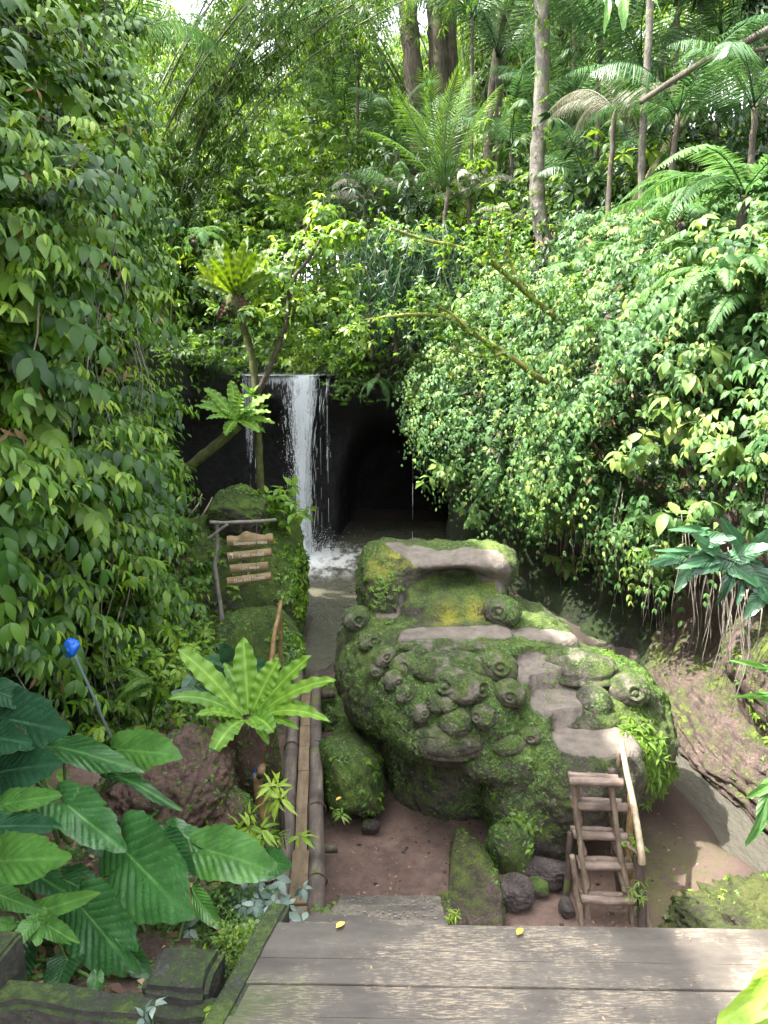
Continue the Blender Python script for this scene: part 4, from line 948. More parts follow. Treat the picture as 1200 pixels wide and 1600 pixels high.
for i, (xa, xb, ya, yb, h, txt) in enumerate(boards):
    a, b = at(xa, ya, YS - .03), at(xb, yb, YS - .03); L = np.linalg.norm(b - a); hh = h / FPX * 9.2; th = math.atan2(b[2] - a[2], b[0] - a[0])
    n = 30; t = np.linspace(0, 1, n); up = np.full(n, hh / 2); dn = np.full(n, -hh / 2)
    if i == 0:
        up = up + .055 * np.exp(-((t - .45) / .13) ** 2) - .012 + .008 * np.sin(t * 22); dn = dn + .012 * np.sin(t * 9 + 1) + .02 * smooth(.75, 1, t)
    x = (t - .5) * L; c = (a + b) / 2; V = []
    for yo in (-.011, .011):
        for arr in (up, dn): V.append(np.stack([x, np.full(n, yo), arr], 1))
    V = np.stack(V, 1)[:, [0, 1, 3, 2]]  # ring order
    g = G(); V = V @ roty(-th).T + c; g.grid(V[:, ::-1], closed=True)
    m0 = g.n; g.f.append(np.array([[0, 1, 2, 3]])); g.f.append(np.array([[(n - 1) * 4 + k for k in (3, 2, 1, 0)]]))
    bd = g.build('sign_board', M['signwood'], sg, sm=False)
    cu = bpy.data.curves.new('t', 'FONT'); cu.body = txt; cu.size = hh * (.62 if i else .42); cu.align_x = 'CENTER'; cu.align_y = 'CENTER'; cu.extrude = .0015; cu.offset = .0012; cu.resolution_u = 3
    to = bpy.data.objects.new('t', cu); COL.objects.link(to); dg = bpy.context.evaluated_depsgraph_get(); tm = bpy.data.meshes.new_from_object(to.evaluated_get(dg)); bpy.data.objects.remove(to)
    tm.materials.clear(); tm.materials.append(M['paint']); co = c + np.array([.02 if i == 1 else 0, -.0135, 0 if i else -.03])
    Mx = Matrix.Translation(Vector(co)) @ Matrix.Rotation(-th, 4, 'Y') @ Matrix.Rotation(R(90), 4, 'X'); tm.transform(Mx)
    tl = bpy.data.objects.new('lettering', tm); COL.objects.link(tl); tl.parent = bd
    if i == 1:
        g = G(); g.box(a + (.045, -.0125, .010), (.045, .003, hh * .7), roty(-th)); o = g.build('symbol_square', M['paint'], None, sm=False); o.parent = bd
        g = G(); g.box(a + (.045, -.0145, .010), (.022, .003, hh * .35), roty(-th)); o = g.build('symbol_square', M['signwood'], None, sm=False); o.parent = bd
for x in (376.5, 400.5):
    g = G(); g.tube([at(x, 816, YS - .05), at(x + .5, 905 if x < 380 else 902, YS - .05)], .0022, 5); g.build('wire', M['wire'], sg)
rebase(sg)
for bd in [o for o in bpy.data.objects if o.name.startswith('sign_board')]: pass

# ------------------------------------------------------------------ pipe with blue wrap
pp = empty('slanting_pipe', tuple(at(176, 1158, 5.0)), 'thin grey pipe leaning out of the soil mound towards the leafy wall', 'pipe')
a, b = at(176, 1158, 4.65), at(116, 1024, 4.32); pole('pipe_tube', a, b, .0085, .0085, M['pipe'], pp, seed=95, wob=.006, jit=0); rebase(pp)
bb = empty('blue_wrap', tuple(at(112, 1012, 4.6)), 'crumpled bright blue plastic sheet hung among the leaves on the pipe end', 'plastic sheet')
S = sphere_grid(40, 28); a = 1 + .30 * fbm(S * 1.5 + 4, 1.6, 3, 200); V = boxy(S, 3) * a[..., None] * np.array([.045, .036, .054]) @ roty(.5).T + at(110, 1012, 4.3); g = G(); g.grid(V, closed=True); g.build('sheet', M['blue'], bb, sm=False); rebase(bb)
# ------------------------------------------------------------------ leafy cover on the cliffs
def cliff_pts(n, rng, mask):
    P, Nn = sample_mesh(CV, CF, n, rng, mask)
    s = np.sign(((np.array([0, 9., 4]) - P) * Nn).sum(1)); up = Nn[:, 2] > .3
    Nn = np.where((s < 0)[:, None] & ~up[:, None], -Nn, Nn); return P, Nn
def inview(c, mx=140, my=140):
    x, y, d = proj(c); return ((x > -mx) & (x < 1200 + mx) & (y > -my) & (y < 1600 + my) & (d > .5)).astype(float)
def region_left(c): return (c[:, 0] < -1.9) & (c[:, 1] < 11.6) & (c[:, 1] > 3.2)
def left_cover():
    rng = np.random.default_rng(11)
    mk = lambda c, n: inview(c) * region_left(c) * (c[:, 2] > .1) * (.015 + smooth(-.12, .12, fbm(c, 1.2, 4, 301))) * (.35 + 5 / np.maximum(c[:, 1], 3) ** 1.0)
    P, Nn = cliff_pts(6600, rng, mk); out = rng.random(len(P)) ** 1.2 * (.12 + .65 * smooth(-.15, .45, fbm(P, .9, 3, 302)))
    P = P + Nn * out[:, None]; A = Nn * .7 + np.array([.25, -.45, .6]) + rng.normal(0, .35, P.shape); f = fbm(P, .75, 3, 350) + .10 * rng.normal(size=len(P)); lowz = P[:, 2] < 3.0 + .8 * f
    sel = [('vine_leaves', 'leaf_mid', 'ovate', (.07, .15), 5, (f < .02) & ~lowz), ('vine_leaves', 'leaf_blue', 'big', (.10, .20), 4, (f >= .02) & (f < .22) & ~lowz), ('vine_leaves', 'leaf_mid', 'slim', (.09, .19), 6, (f >= .22) | ((f > 0) & lowz)), ('vine_leaves', 'leaf_yel', 'ovate', (.06, .13), 5, (f <= 0) & lowz)]
    for nm, mt, tm, sz, k, q_ in sel:
        g = G(); whorls(g, P[q_], A[q_], k, rng, sz, .28, LT[tm], lift=.12, tint=None); tag(g.build(nm, M[mt]), kind='stuff')
    g = G(); P, Nn = cliff_pts(2000, rng, mk); out = .10 + rng.random(len(P)) * .5
    P = P + Nn * out[:, None] * .9; k2 = rng.random(len(P)) < .6; sprays(g, P[k2], (Nn + np.array([.1, -.5, .1]) + rng.normal(0, .35, P.shape))[k2], 6, rng, (.08, .17), LT['slim'], .5, .22); tag(g.build('hanging_sprays', M['leaf_mid']), kind='stuff')
    g = G(); sprays(g, P[~k2], (Nn + np.array([.1, -.5, .1]) + rng.normal(0, .35, P.shape))[~k2], 5, rng, (.10, .21), LT['big'], .5, .25); tag(g.build('hanging_sprays', M['leaf_blue']), kind='stuff')
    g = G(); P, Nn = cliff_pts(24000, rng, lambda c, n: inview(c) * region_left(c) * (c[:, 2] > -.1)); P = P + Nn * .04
    whorls(g, P, Nn, 4, rng, (.03, .07), .3, LT['oval'], lift=.3); o = g.build('creeper_undergrowth', M['leaf_dark']); tag(o, kind='stuff')  # undergrowth coloured dark to stand for shade between the leaves
    g = G(); P, Nn = cliff_pts(300, rng, lambda c, n: inview(c) * region_left(c) * (c[:, 2] > .3)); whorls(g, P + Nn * (.2 + .4 * rng.random(len(P)))[:, None], Nn * .5 + np.array([0, -.3, -.6]), 2, rng, (.07, .15), .8, LT['slim'], lift=.5); tag(g.build('withered_leaves', M['leaf_dead']), kind='stuff')
    g = G(); P, Nn = cliff_pts(150, rng, lambda c, n: inview(c) * region_left(c) * (c[:, 2] > 1.0))
    for p, nn in zip(P, Nn):
        n = 9; L = rng.uniform(.5, 1.8); z = np.linspace(0, -L, n); g.tube(p + nn * rng.uniform(.2, .5) + np.stack([.08 * np.sin(z * 4 + p[0] * 9), .08 * np.cos(z * 3 + p[1]), z], 1), np.linspace(.007, .003, n), 4)
    tag(g.build('hanging_vines', M['branch']), kind='stuff')
left_cover()
def right_cover():
    rng = np.random.default_rng(12)
    def reg(c): return (c[:, 0] > .5) & (c[:, 1] > 4.0) & (c[:, 1] < 15) & (c[:, 2] < 6.2) & (c[:, 0] < 6)
    def low(c): return smooth(-.15, .2, c[:, 2] + .5 * fbm(c, 1.0, 3, 303) - np.interp(c[:, 1], [5, 6.5, 8, 10.5, 13], [2.85, 2.6, 1.95, 1.15, 1.4]))
    mk = lambda c, n: inview(c) * reg(c) * low(c) * (.02 + smooth(-.14, .14, fbm(c, 1.4, 4, 304)))
    g = G(); P, Nn = cliff_pts(8800, rng, mk); out = rng.random(len(P)) ** 1.2 * (.10 + .60 * smooth(-.15, .45, fbm(P, 1.0, 3, 305)))
    P = P + Nn * out[:, None]; A = Nn * .6 + np.array([-.2, -.45, .6]) + rng.normal(0, .35, P.shape)
    f = fbm(P, .8, 3, 352) + .10 * rng.normal(size=len(P))
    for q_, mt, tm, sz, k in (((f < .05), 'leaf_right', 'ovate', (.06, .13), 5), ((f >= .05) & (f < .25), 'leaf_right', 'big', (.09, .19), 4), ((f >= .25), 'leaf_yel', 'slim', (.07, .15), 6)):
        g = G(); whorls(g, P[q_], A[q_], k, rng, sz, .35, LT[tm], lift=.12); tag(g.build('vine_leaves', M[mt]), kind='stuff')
    g = G(); P, Nn = cliff_pts(1900, rng, mk); P = P + Nn * (.15 + rng.random(len(P)) * .4)[:, None]
    sprays(g, P, Nn * .6 + np.array([-.2, -.4, -.1]) + rng.normal(0, .25, P.shape), 4, rng, (.07, .13), LT['ovate'], .35, .7); tag(g.build('hanging_sprays', M['leaf_right']), kind='stuff')
    g = G(); P, Nn = cliff_pts(15000, rng, lambda c, n: inview(c) * reg(c) * low(c)); whorls(g, P + Nn * .05, Nn, 4, rng, (.04, .09), .4, LT['oval'], lift=.3); tag(g.build('creeper_undergrowth', M['leaf_dark']), kind='stuff')  # dark leaf colour plays the shade in the gaps of this wall
    g = G(); P, Nn = cliff_pts(420, rng, lambda c, n: inview(c) * reg(c) * low(c)); whorls(g, P + Nn * (.15 + .35 * rng.random(len(P)))[:, None], Nn * .5 + np.array([0, -.3, -.6]), 2, rng, (.07, .15), .8, LT['slim'], lift=.5); tag(g.build('withered_leaves', M['leaf_dead']), kind='stuff')
    # curtain of leaves hanging free below the overhang, beside the cave
    g = G(); rngc = np.random.default_rng(14); V = G()
    for i in range(48):
        t = rngc.random(); x = 1.25 + 1.6 * t + rngc.normal(0, .08); y = 14.0 - 3.6 * t + rngc.normal(0, .2); y -= .25
        ztop = 5.0; L = (1.2 + 2.3 * rngc.random()) * (1 - .25 * abs(t - .35)) ; n = int(L / .10)
        zz_ = ztop - np.arange(n) * .10; P = np.stack([x + .08 * np.sin(zz_ * 2 + i) + rngc.normal(0, .05, n), y + rngc.normal(0, .08, n), zz_], 1)
        whorls(g, P, np.tile([-.3, -.7, .4], (n, 1)) + rngc.normal(0, .3, (n, 3)), 4, rngc, (.09, .19), .45, LT['ovate'], lift=.1); V.tube(P[::3] if n > 6 else P, .004, 4)
    tag(g.build('hanging_creeper', M['leaf_right']), kind='stuff')
    # roots and thin lianas over the rock
    g = V
    P, Nn = cliff_pts(170, rng, lambda c, n: inview(c) * reg(c) * (c[:, 2] > 1.3) * (c[:, 2] < 2.6) * (c[:, 1] < 12))
    for p, nn in zip(P, Nn):
        n = 7; L = rng.uniform(.3, 1.3); z = np.linspace(0, -L, n); Q = p + nn * (.12 + .1 * rng.random()) + np.stack([.04 * np.sin(z * 5 + p[0] * 9), .04 * np.cos(z * 4), z], 1); g.tube(Q, np.linspace(.006, .002, n), 4)
    tag(g.build('hanging_roots', M['branch']), kind='stuff')
M['moss_branch'] = wood_mat('mossy_branch', ((.08, .085, .02), (.20, .20, .045), (.36, .34, .09)), .9, (4, 4, 4), .012, .2, .3)
right_cover()
def top_cover():
    rng = np.random.default_rng(13)
    # shrubs and ground cover over the slopes above the gorge
    g = G(); mk = lambda c, n: inview(c, 200, 200) * (c[:, 2] > 3.55) * (c[:, 1] < 34) * (n[:, 2] > .05) * (~((np.abs(c[:, 0] + 2.1) < 1.1) & (c[:, 1] < 19))) * (.06 + smooth(-.14, .16, fbm(c, .95, 4, 306))) / np.maximum(c[:, 1], 6)
    P, Nn = cliff_pts(24000, rng, mk); d = P[:, 1]; P = P + np.array([0, 0, 1.]) * (rng.random(len(P)) ** 1.5 * (.3 + .9 * smooth(0, .6, fbm(P, .5, 3, 307))))[:, None]
    f = fbm(P, .45, 3, 351) + .12 * rng.normal(size=len(P)) - .25 * smooth(1.5, 4, P[:, 0]) * smooth(10, 13, P[:, 1])
    for mt, q_ in (('leaf_dark', f < -.08), ('leaf_far', (f >= -.08) & (f < .2)), ('leaf_yel', f >= .2)):
        g = G()
        for a, b, sz in ((0, 12, (.06, .13)), (12, 19, (.08, .17)), (19, 60, (.13, .28))):
            k = (d >= a) & (d < b) & q_
            if k.sum(): whorls(g, P[k], np.tile([0, -.35, .8], (k.sum(), 1)) + rng.normal(0, .35, (k.sum(), 3)), 6, rng, sz, .5, LT['ovate' if mt != 'leaf_dark' else 'slim'], lift=.25)
        tag(g.build('slope_shrubbery', M[mt]), kind='stuff')
    # dark creeper either side of the fall
    g = G(); P, Nn = cliff_pts(5200, rng, lambda c, n: ((c[:, 1] > 10.5) & (c[:, 0] < -2.9) & (c[:, 2] > .4) & (c[:, 2] > 2.4 * (c[:, 0] > -4.2) + .2 * 0)) * 1.0 * smooth(-.3, .3, fbm(c, 1.1, 3, 309)))
    whorls(g, P + Nn * .1, Nn + np.array([0, -.3, .2]), 5, rng, (.06, .13), .5, LT['ovate'], lift=.2, tint=.25)
    P, Nn = cliff_pts(1500, rng, lambda c, n: ((c[:, 1] > 14) & (c[:, 0] > -1.2) & (c[:, 0] < 1.5) & (c[:, 2] > 3.2) & (c[:, 2] < 5.4)) * 1.0); whorls(g, P + Nn * .15, Nn + np.array([0, -.5, .2]), 5, rng, (.06, .14), .6, LT['ovate'], lift=.2, tint=.3)
    tag(g.build('creeper_by_falls', M['leaf_mid']), kind='stuff')
top_cover()

# ------------------------------------------------------------------ fronds
def frond(L, n, pl, pw, arch=.5, droop=.6, vee=.25, taper=1.0, seed=0, fwd=.45, start=.08, rach=.012, hang=.15):
    """pinnate frond: starts at the origin along +Y rising, arching over"""
    rg = np.random.default_rng(seed); g = G(); m = 14; t = np.linspace(0, 1, m); y = L * (t - .22 * droop * t ** 2); z = L * (arch * t - droop * t ** 2 * .9)
    sp = np.stack([.03 * L * np.sin(t * 3 + seed), y, z], 1); g.tube(sp, np.linspace(rach, rach * .25, m), 5, .35)
    tt = np.linspace(start, .99, n); Q = np.stack([np.interp(tt, t, sp[:, i]) for i in range(3)], 1); T = nrm(np.stack([np.interp(tt, t, np.gradient(sp[:, i])) for i in range(3)], 1))
    tv, tf = LT['blade']; env = np.sin(np.pi * np.clip(tt * .86 + .14, 0, 1)) ** .55 * (1 - .35 * tt * taper)
    for s in (-1, 1):
        side = np.cross(T, [0, 0, 1.]); side = nrm(side) * s; upv = np.cross(side * s, T)
        D = nrm(side + T * (fwd + .35 * tt)[:, None] + upv * vee + rg.normal(0, .06, (n, 3))); D[:, 2] -= hang
        F = frames(D, upv + rg.normal(0, .12, (n, 3))); Ln = pl * env * rg.uniform(.88, 1.05, n); W = np.full(n, pw / .11) * env ** .5
        g.inst(tv, tf, Q, F * np.stack([W, Ln, Ln], -1)[:, None, :], .5 + rg.normal(0, .1, n))
    return g
def frond_mesh(name, mat, **k):
    g = frond(**k); o = g.build(name, mat); me = o.data; bpy.data.objects.remove(o); return me
FM = {'palm': [frond_mesh('palm_frond', M['leaf_palm'], L=2.9, n=40, pl=.78, pw=.040, arch=.85, droop=.8, seed=i, vee=.1 + .1 * i, hang=.35 + .12 * i, rach=.016, fwd=.6) for i in range(4)],
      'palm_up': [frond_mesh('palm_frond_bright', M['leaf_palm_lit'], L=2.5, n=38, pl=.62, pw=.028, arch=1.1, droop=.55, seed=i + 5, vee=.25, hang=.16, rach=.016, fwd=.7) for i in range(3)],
      'dry': [frond_mesh('dry_frond', M['leaf_grey'], L=2.3, n=40, pl=.60, pw=.024, arch=.55, droop=.85, seed=i + 9, hang=.6, fwd=.5) for i in range(2)],
      'fern': [frond_mesh('fern_frond', M['leaf_mid'], L=.55, n=30, pl=.11, pw=.022, arch=.7, droop=.7, seed=i + 12, rach=.004, hang=.08) for i in range(3)],
      'fern_y': [frond_mesh('fern_frond_pale', M['leaf_yel'], L=.6, n=30, pl=.12, pw=.024, arch=.7, droop=.75, seed=i + 16, rach=.004, hang=.1) for i in range(2)],
      'tree_fern': [frond_mesh('tree_fern_frond', M['leaf_right'], L=1.5, n=44, pl=.30, pw=.045, arch=.6, droop=.85, seed=i + 20, rach=.01, hang=.15) for i in range(3)]}
def put(me, name, parent, loc, yaw, pitch=0, s=1.0, roll=0, mat=None):
    o = bpy.data.objects.new(name, me); COL.objects.link(o); o.parent = parent; o.location = loc
    o.rotation_euler = Matrix.Rotation(yaw, 4, 'Z').to_3x3().__matmul__(Matrix.Rotation(pitch, 3, 'X')).__matmul__(Matrix.Rotation(roll, 3, 'Y')).to_euler(); o.scale = (s, s, s); return o
def rosette(name, label, cat, loc, kind, n, scale, seed, pitch=(-.2, .6), group=None, trunk=None, yawc=None, yaww=math.pi, lean=(0, 0), part='frond'):
    rg = np.random.default_rng(seed); root = empty(name, loc, label, cat, group)
    for i in range(n):
        if yawc is None: yaw = 2 * math.pi * i / n + rg.normal(0, .25)
        else: yaw = yawc + rg.uniform(-1, 1) * yaww
        put(FM[kind][i % len(FM[kind])], part, root, (0, 0, 0), yaw, rg.uniform(*pitch), scale * rg.uniform(.75, 1.1), rg.normal(0, .15))
    if trunk:
        h, r = trunk; g = G(); g.tube(line((lean[0], lean[1], -h), (0, 0, .05), 12, wob=.05, seed=seed), np.linspace(r * 1.2, r, 12), 10, jit=.12, seed=seed); o = g.build('trunk', M['bark'], root)
    return root
M['bark'] = wood_mat('dark_bark', ((.03, .024, .018), (.075, .06, .045), (.14, .12, .09)), .9, (5, 5, 1), .02, .35, .3)
M['palebark'] = wood_mat('pale_bark', ((.035, .032, .024), (.10, .09, .072), (.24, .22, .19)), .85, (3, 3, 1.6), .02, .45, .8)
M['mossbark'] = wood_mat('mossy_bark', ((.03, .035, .012), (.07, .075, .025), (.13, .13, .05)), .9, (4, 4, 2), .02, .55, .3)

# palms and ferns of the far slope: (px, py, Y, kind, n, scale, seed, pitch, label)
PL = [
 (697, 300, 14.2, 'palm_up', 13, .80, 1, (.0, .85), 'bright upright young palm in the middle above the cave', 'palm'),
 (640, 330, 15.2, 'palm', 9, .62, 2, (-.1, .5), 'dark low palm left of the bright upright palm', 'palm'),
 (570, 310, 16.0, 'dry', 7, .62, 3, (0, .4), 'greyish drooping palm crown left above the cave', 'palm'),
 (735, 300, 14.5, 'dry', 7, .50, 4, (0, .35), 'whitish drooping palm crown right of the bright palm', 'palm'),
 (790, 345, 14.0, 'dry', 6, .40, 5, (0, .35), 'small greyish drooping palm crown near the pale trunk foot', 'palm'),
 (620, 395, 14.9, 'palm', 8, .55, 6, (-.5, .1), 'dark palm hanging over the cave mouth', 'palm'),
 (580, 500, 15.2, 'palm', 7, .5, 7, (-.7, -.1), 'dark drooping palm just right of the waterfall lip', 'palm'),
 (940, 60, 13.5, 'palm', 11, .85, 8, (0, .6), 'tall palm with silvery fronds at the upper right', 'palm'),
 (1010, 120, 12.5, 'palm', 10, .75, 9, (-.1, .5), 'palm with drooping fronds beside the thin pale trunk', 'palm'),
 (1130, 60, 12.0, 'palm', 10, .75, 10, (-.1, .5), 'palm in the top right corner', 'palm'),
 (880, 190, 16.0, 'palm', 10, .9, 11, (0, .6), 'shaded palm behind the tall pale trunk', 'palm'),
 (1000, 250, 14.0, 'palm', 9, .7, 12, (0, .5), 'low palm on the right slope under the silvery one', 'palm'),
 (780, 90, 19.0, 'palm', 10, 1.0, 13, (0, .7), 'far palm between the dark trunks and the pale trunk', 'palm'),
 (205, 60, 9.3, 'palm', 8, .55, 14, (0, .5), 'palm reaching over the top of the left wall', 'palm'),
 (540, 190, 19.0, 'palm', 8, .8, 15, (0, .5), 'far dark palm left of the dark tree', 'palm'),
 (950, 400, 12.0, 'palm', 8, .45, 16, (-.2, .4), 'small palm at the foot of the leaning trunk', 'palm'),
 (1165, 305, 7.5, 'tree_fern', 13, 1.05, 20, (-.1, .5), 'large sunlit tree fern at the right edge', 'tree fern'),
 (1090, 300, 9.6, 'tree_fern', 10, .75, 21, (-.1, .5), 'pale tree fern left of the largest tree fern', 'tree fern'),
 (990, 400, 10.5, 'tree_fern', 9, .55, 22, (-.3, .3), 'fern clump on the right slope edge', 'fern'),
 (900, 420, 11.2, 'tree_fern', 8, .50, 23, (-.3, .3), 'fern clump near the foot of the pale trunk', 'fern'),
 (950, 500, 9.8, 'tree_fern', 7, .45, 24, (-.8, -.1), 'drooping fern in the middle of the right wall', 'fern'),
 (1010, 530, 9.0, 'tree_fern', 7, .40, 25, (-.8, -.1), 'drooping fern with pale fronds on the right wall', 'fern'),
 (1140, 430, 8.4, 'tree_fern', 8, .6, 26, (-.4, .2), 'fern hanging just below the large tree fern', 'fern'),
 (300, 372, 11.2, 'tree_fern', 7, .62, 27, (-.2, .3), 'pale arching fern above the big nest fern', 'fern'),
 (590, 590, 15.2, 'tree_fern', 5, .5, 28, (-1.0, -.4), 'dark fern hanging beside the cave top', 'fern'),
 (1060, 180, 10.5, 'palm', 9, .70, 31, (-.1, .5), 'palm with long drooping fronds over the right slope', 'palm'),
 (960, 170, 11.5, 'dry', 8, .65, 32, (-.1, .4), 'greyish drooping palm crown beside the thin pale trunk', 'palm'),
 (1180, 170, 9.5, 'palm', 9, .70, 33, (-.1, .5), 'palm at the right edge above the large tree fern', 'palm'),
 (900, 30, 17.0, 'palm', 11, 1.0, 34, (0, .7), 'tall palm at the top between the two pale trunks', 'palm'),
 (1060, 10, 15.0, 'palm', 11, 1.0, 35, (0, .7), 'tall palm at the top right of the thin pale trunk', 'palm'),
 (740, 30, 17.5, 'palm', 10, .9, 36, (0, .6), 'tall palm at the top left of the blotchy trunk', 'palm'),
 (560, 60, 18.5, 'palm', 10, .9, 37, (0, .6), 'tall palm at the top left of the dark trunks', 'palm'),
 (620, 230, 17.0, 'palm', 9, .8, 38, (-.1, .5), 'shaded palm in front of the dark trunks', 'palm'),
 (800, 230, 15.5, 'palm', 9, .75, 39, (-.1, .5), 'shaded palm left of the blotchy trunk', 'palm'),
 (920, 300, 13.0, 'palm', 9, .65, 40, (-.1, .5), 'low shaded palm right of the blotchy trunk', 'palm'),
 (1060, 345, 8.8, 'tree_fern', 9, .70, 41, (-.1, .5), 'fern at the top of the right slope left of the edge', 'fern'),
 (1110, 400, 7.7, 'tree_fern', 9, .60, 42, (-.1, .4), 'pale fern between the slope ferns and the largest tree fern', 'fern'),
 (950, 440, 10.6, 'tree_fern', 8, .50, 43, (-.1, .4), 'fern on the slope right of the mossy limbs', 'fern'),
 (1040, 430, 9.4, 'tree_fern', 8, .55, 44, (-.1, .4), 'fern on the slope middle above the creepers', 'fern'),
 (1185, 470, 6.5, 'tree_fern', 8, .55, 45, (-.5, .1), 'fern at the right edge halfway up', 'fern'),
 (470, 345, 16.0, 'fern_y', 8, 1.6, 29, (0, .6), 'light green fern behind the shrubs over the fall', 'fern')]
for (px, py, Y, kind, n, sc_, sd_i, pit, lab, cat) in PL:
    if 490 < py < 600 and px > 900 or (px, py) == (1140, 430):
        hh, _ = cast(CLIFF_BVH, px, py); Y = hh[1] - .95
    c = at(px, py, Y); zb = ptop(c[0], c[1]); h = max(.3, c[2] - zb) if c[2] > zb else .25
    h = min(h, 9)
    if px < 320 or cat == 'fern': h = .12
    rosette('palm_tree' if cat == 'palm' else 'tree_fern' if cat == 'tree fern' else 'fern', lab, cat, tuple(c), kind, n, sc_, sd_i, pit, trunk=(h, .035 if cat == 'palm' else .04))
# small ferns on the left wall and banks
FRN = [(90, 830, 5.2, .8, 'fern_y'), (170, 880, 5.6, .7, 'fern'), (60, 900, 4.9, .8, 'fern_y'), (150, 770, 6.3, .7, 'fern_y'), (30, 790, 5.0, .7, 'fern'), (190, 790, 6.8, .6, 'fern'), (110, 960, 5.2, .7, 'fern'), (240, 1070, 6.0, .55, 'fern_y'), (60, 200, 5.6, .7, 'fern'), (20, 560, 4.6, .9, 'fern'),
       (130, 270, 6.4, .9, 'fern'), (250, 700, 8.0, .6, 'fern'), (200, 1000, 6.0, .5, 'fern_y'), (15, 1010, 4.4, .7, 'fern_y'), (270, 560, 9.5, .7, 'fern')]
WHERE = ['halfway up the left wall edge', 'low in the middle of the left wall', 'at the left edge above the dark large leaves', 'under the large oval leaves of the left wall', 'at the left edge just below mid height', 'nearest the mossy boulder on the left wall', 'above the blue plastic sheet', 'just left of the nest fern stump', 'near the top left corner', 'at the far left edge at mid height',
         'high on the left wall under the yellow twig', 'by the bend of the left wall near the leaning trunk', 'right of the blue plastic sheet', 'at the left edge beside the blue plastic sheet', 'on the left wall edge facing the waterfall']
for i, ((px, py, Y, s, k), wh) in enumerate(zip(FRN, WHERE)):
    h, nh = cast(CLIFF_BVH, px, py); c = at(px, py, Y) if h is None else h
    d = -ray(px, py); d = d / np.linalg.norm(d); c = c + d * .80
    rosette('wall_fern', 'small feathery fern ' + wh, 'fern', tuple(c), k, 7, s * 1.35, 60 + i, (-.5, .4), group='ferns on the left wall', yawc=math.pi - .9, yaww=1.1)

# ------------------------------------------------------------------ strap-leaved nest ferns
def strap(base, tip, width, rise, wav=.085, seed=0, nrm_hint=None, curl=.0, twist=0.0):
    b, t_ = np.asarray(base, float), np.asarray(tip, float); n = 44; t = np.linspace(0, 1, n)
    P = b * (1 - t)[:, None] + t_ * t[:, None]; P[:, 2] += rise * 4 * t * (1 - t) * .5 
    T = nrm(np.gradient(P, axis=0)); hint = np.array(nrm_hint if nrm_hint is not None else (0, -.6, .8)); S = nrm(np.cross(T, hint)); U = np.cross(S, T)
    w_ = width * .5 * (np.minimum(1, (t / .45) ** .8 * .75 + .25)) * np.where(t > .55, np.clip(1 - ((t - .55) / .45) ** 2.2, 0, 1) ** .8, 1)
    w_ = w_ * (1 + .05 * np.sin(t * 31 + seed)); us = np.linspace(-1, 1, 11); V = []
    for u in us:
        wave = wav * width * abs(u) ** 1.5 * np.sin(t * 44 + seed + (0 if u > 0 else 1.7))
        a = u * w_; V.append(P + S * a[:, None] * math.cos(.3) + U * ((abs(u) * .14) * w_ + wave - curl * t * abs(u) * w_)[:, None])
    V = np.stack(V, 1); vein = np.tile(np.exp(-(us / .06) ** 2), (n, 1)).reshape(-1)
    return V, vein
M['nest'] = leaf_mat('nest_fern_leaf', [(.06, .16, .015), (.13, .29, .03), (.24, .42, .05), (.36, .54, .09)], rough=.40, trans=.30, vein=.35)
def nest_leaf(root, base, tip, w_, rise, seed, hint=None, mat='nest', tint=.5):
    g = G(); V, vein = strap(base, tip, w_ * 1.3, rise, seed=seed, nrm_hint=hint); g.grid(V, tint); return g.build('strap_leaf', M[mat], root, attrs={'vein': vein})
# the large bright one by the bridge
nb = at(388, 1118, 4.9)
nf = empty('nest_fern', tuple(nb), 'large lime green nest fern with wavy strap leaves on a stump beside the bridge', 'nest fern')
LV = [((380, 995), 28, 5.05, .02, None), ((277, 1014), 24, 4.9, .08, None), ((437, 1028), 26, 4.95, .05, None), ((486, 1024), 22, 4.85, .05, None), ((525, 1062), 18, 4.6, .12, None), ((330, 1182), 24, 4.45, .10, None), ((428, 1146), 24, 4.45, .10, None), ((494, 1110), 16, 4.75, .10, None),
      ((516, 1128), 14, 4.4, .16, None), ((262, 1092), 16, 4.7, .14, None), ((338, 1058), 18, 5.1, .06, None), ((305, 1118), 12, 4.5, .08, None), ((447, 1052), 16, 5.2, .05, None), ((402, 1140), 14, 4.5, .06, None), ((420, 1165), 12, 4.6, .1, None), ((468, 1140), 10, 4.5, .09, None), ((350, 1035), 14, 5.25, .05, None), ((460, 1040), 14, 5.2, .06, None)]
for i, ((tx, ty), wpx, Y, rise, hint) in enumerate(LV):
    bx = nb + np.array([(tx - 388) * .00035, (Y - 4.9) * .15, .0]); tip = at(tx, ty, Y)
    nest_leaf(nf, bx, tip, wpx * 4.95 / FPX * 1.15, rise, i * 1.3, tint=.42 + .12 * math.sin(i * 1.9) + (.12 if i < 4 else 0))
rebase(nf)
rock_thing('stump', 'rough dark root stump carrying the bright nest fern', 'stump', tuple(nb + (-.02, .12, -.36)), (.23, .22, .37), 51, M['mound'], .28, 2.3, nu=80, fine=700)
rock_thing('soil_mound', 'small rooty earth hump between the red mound and the stump', 'soil mound', (-1.02, 4.35, .75), (.22, .32, .45), 52, M['mound'], .25, 2.3, nu=70, fine=1200)
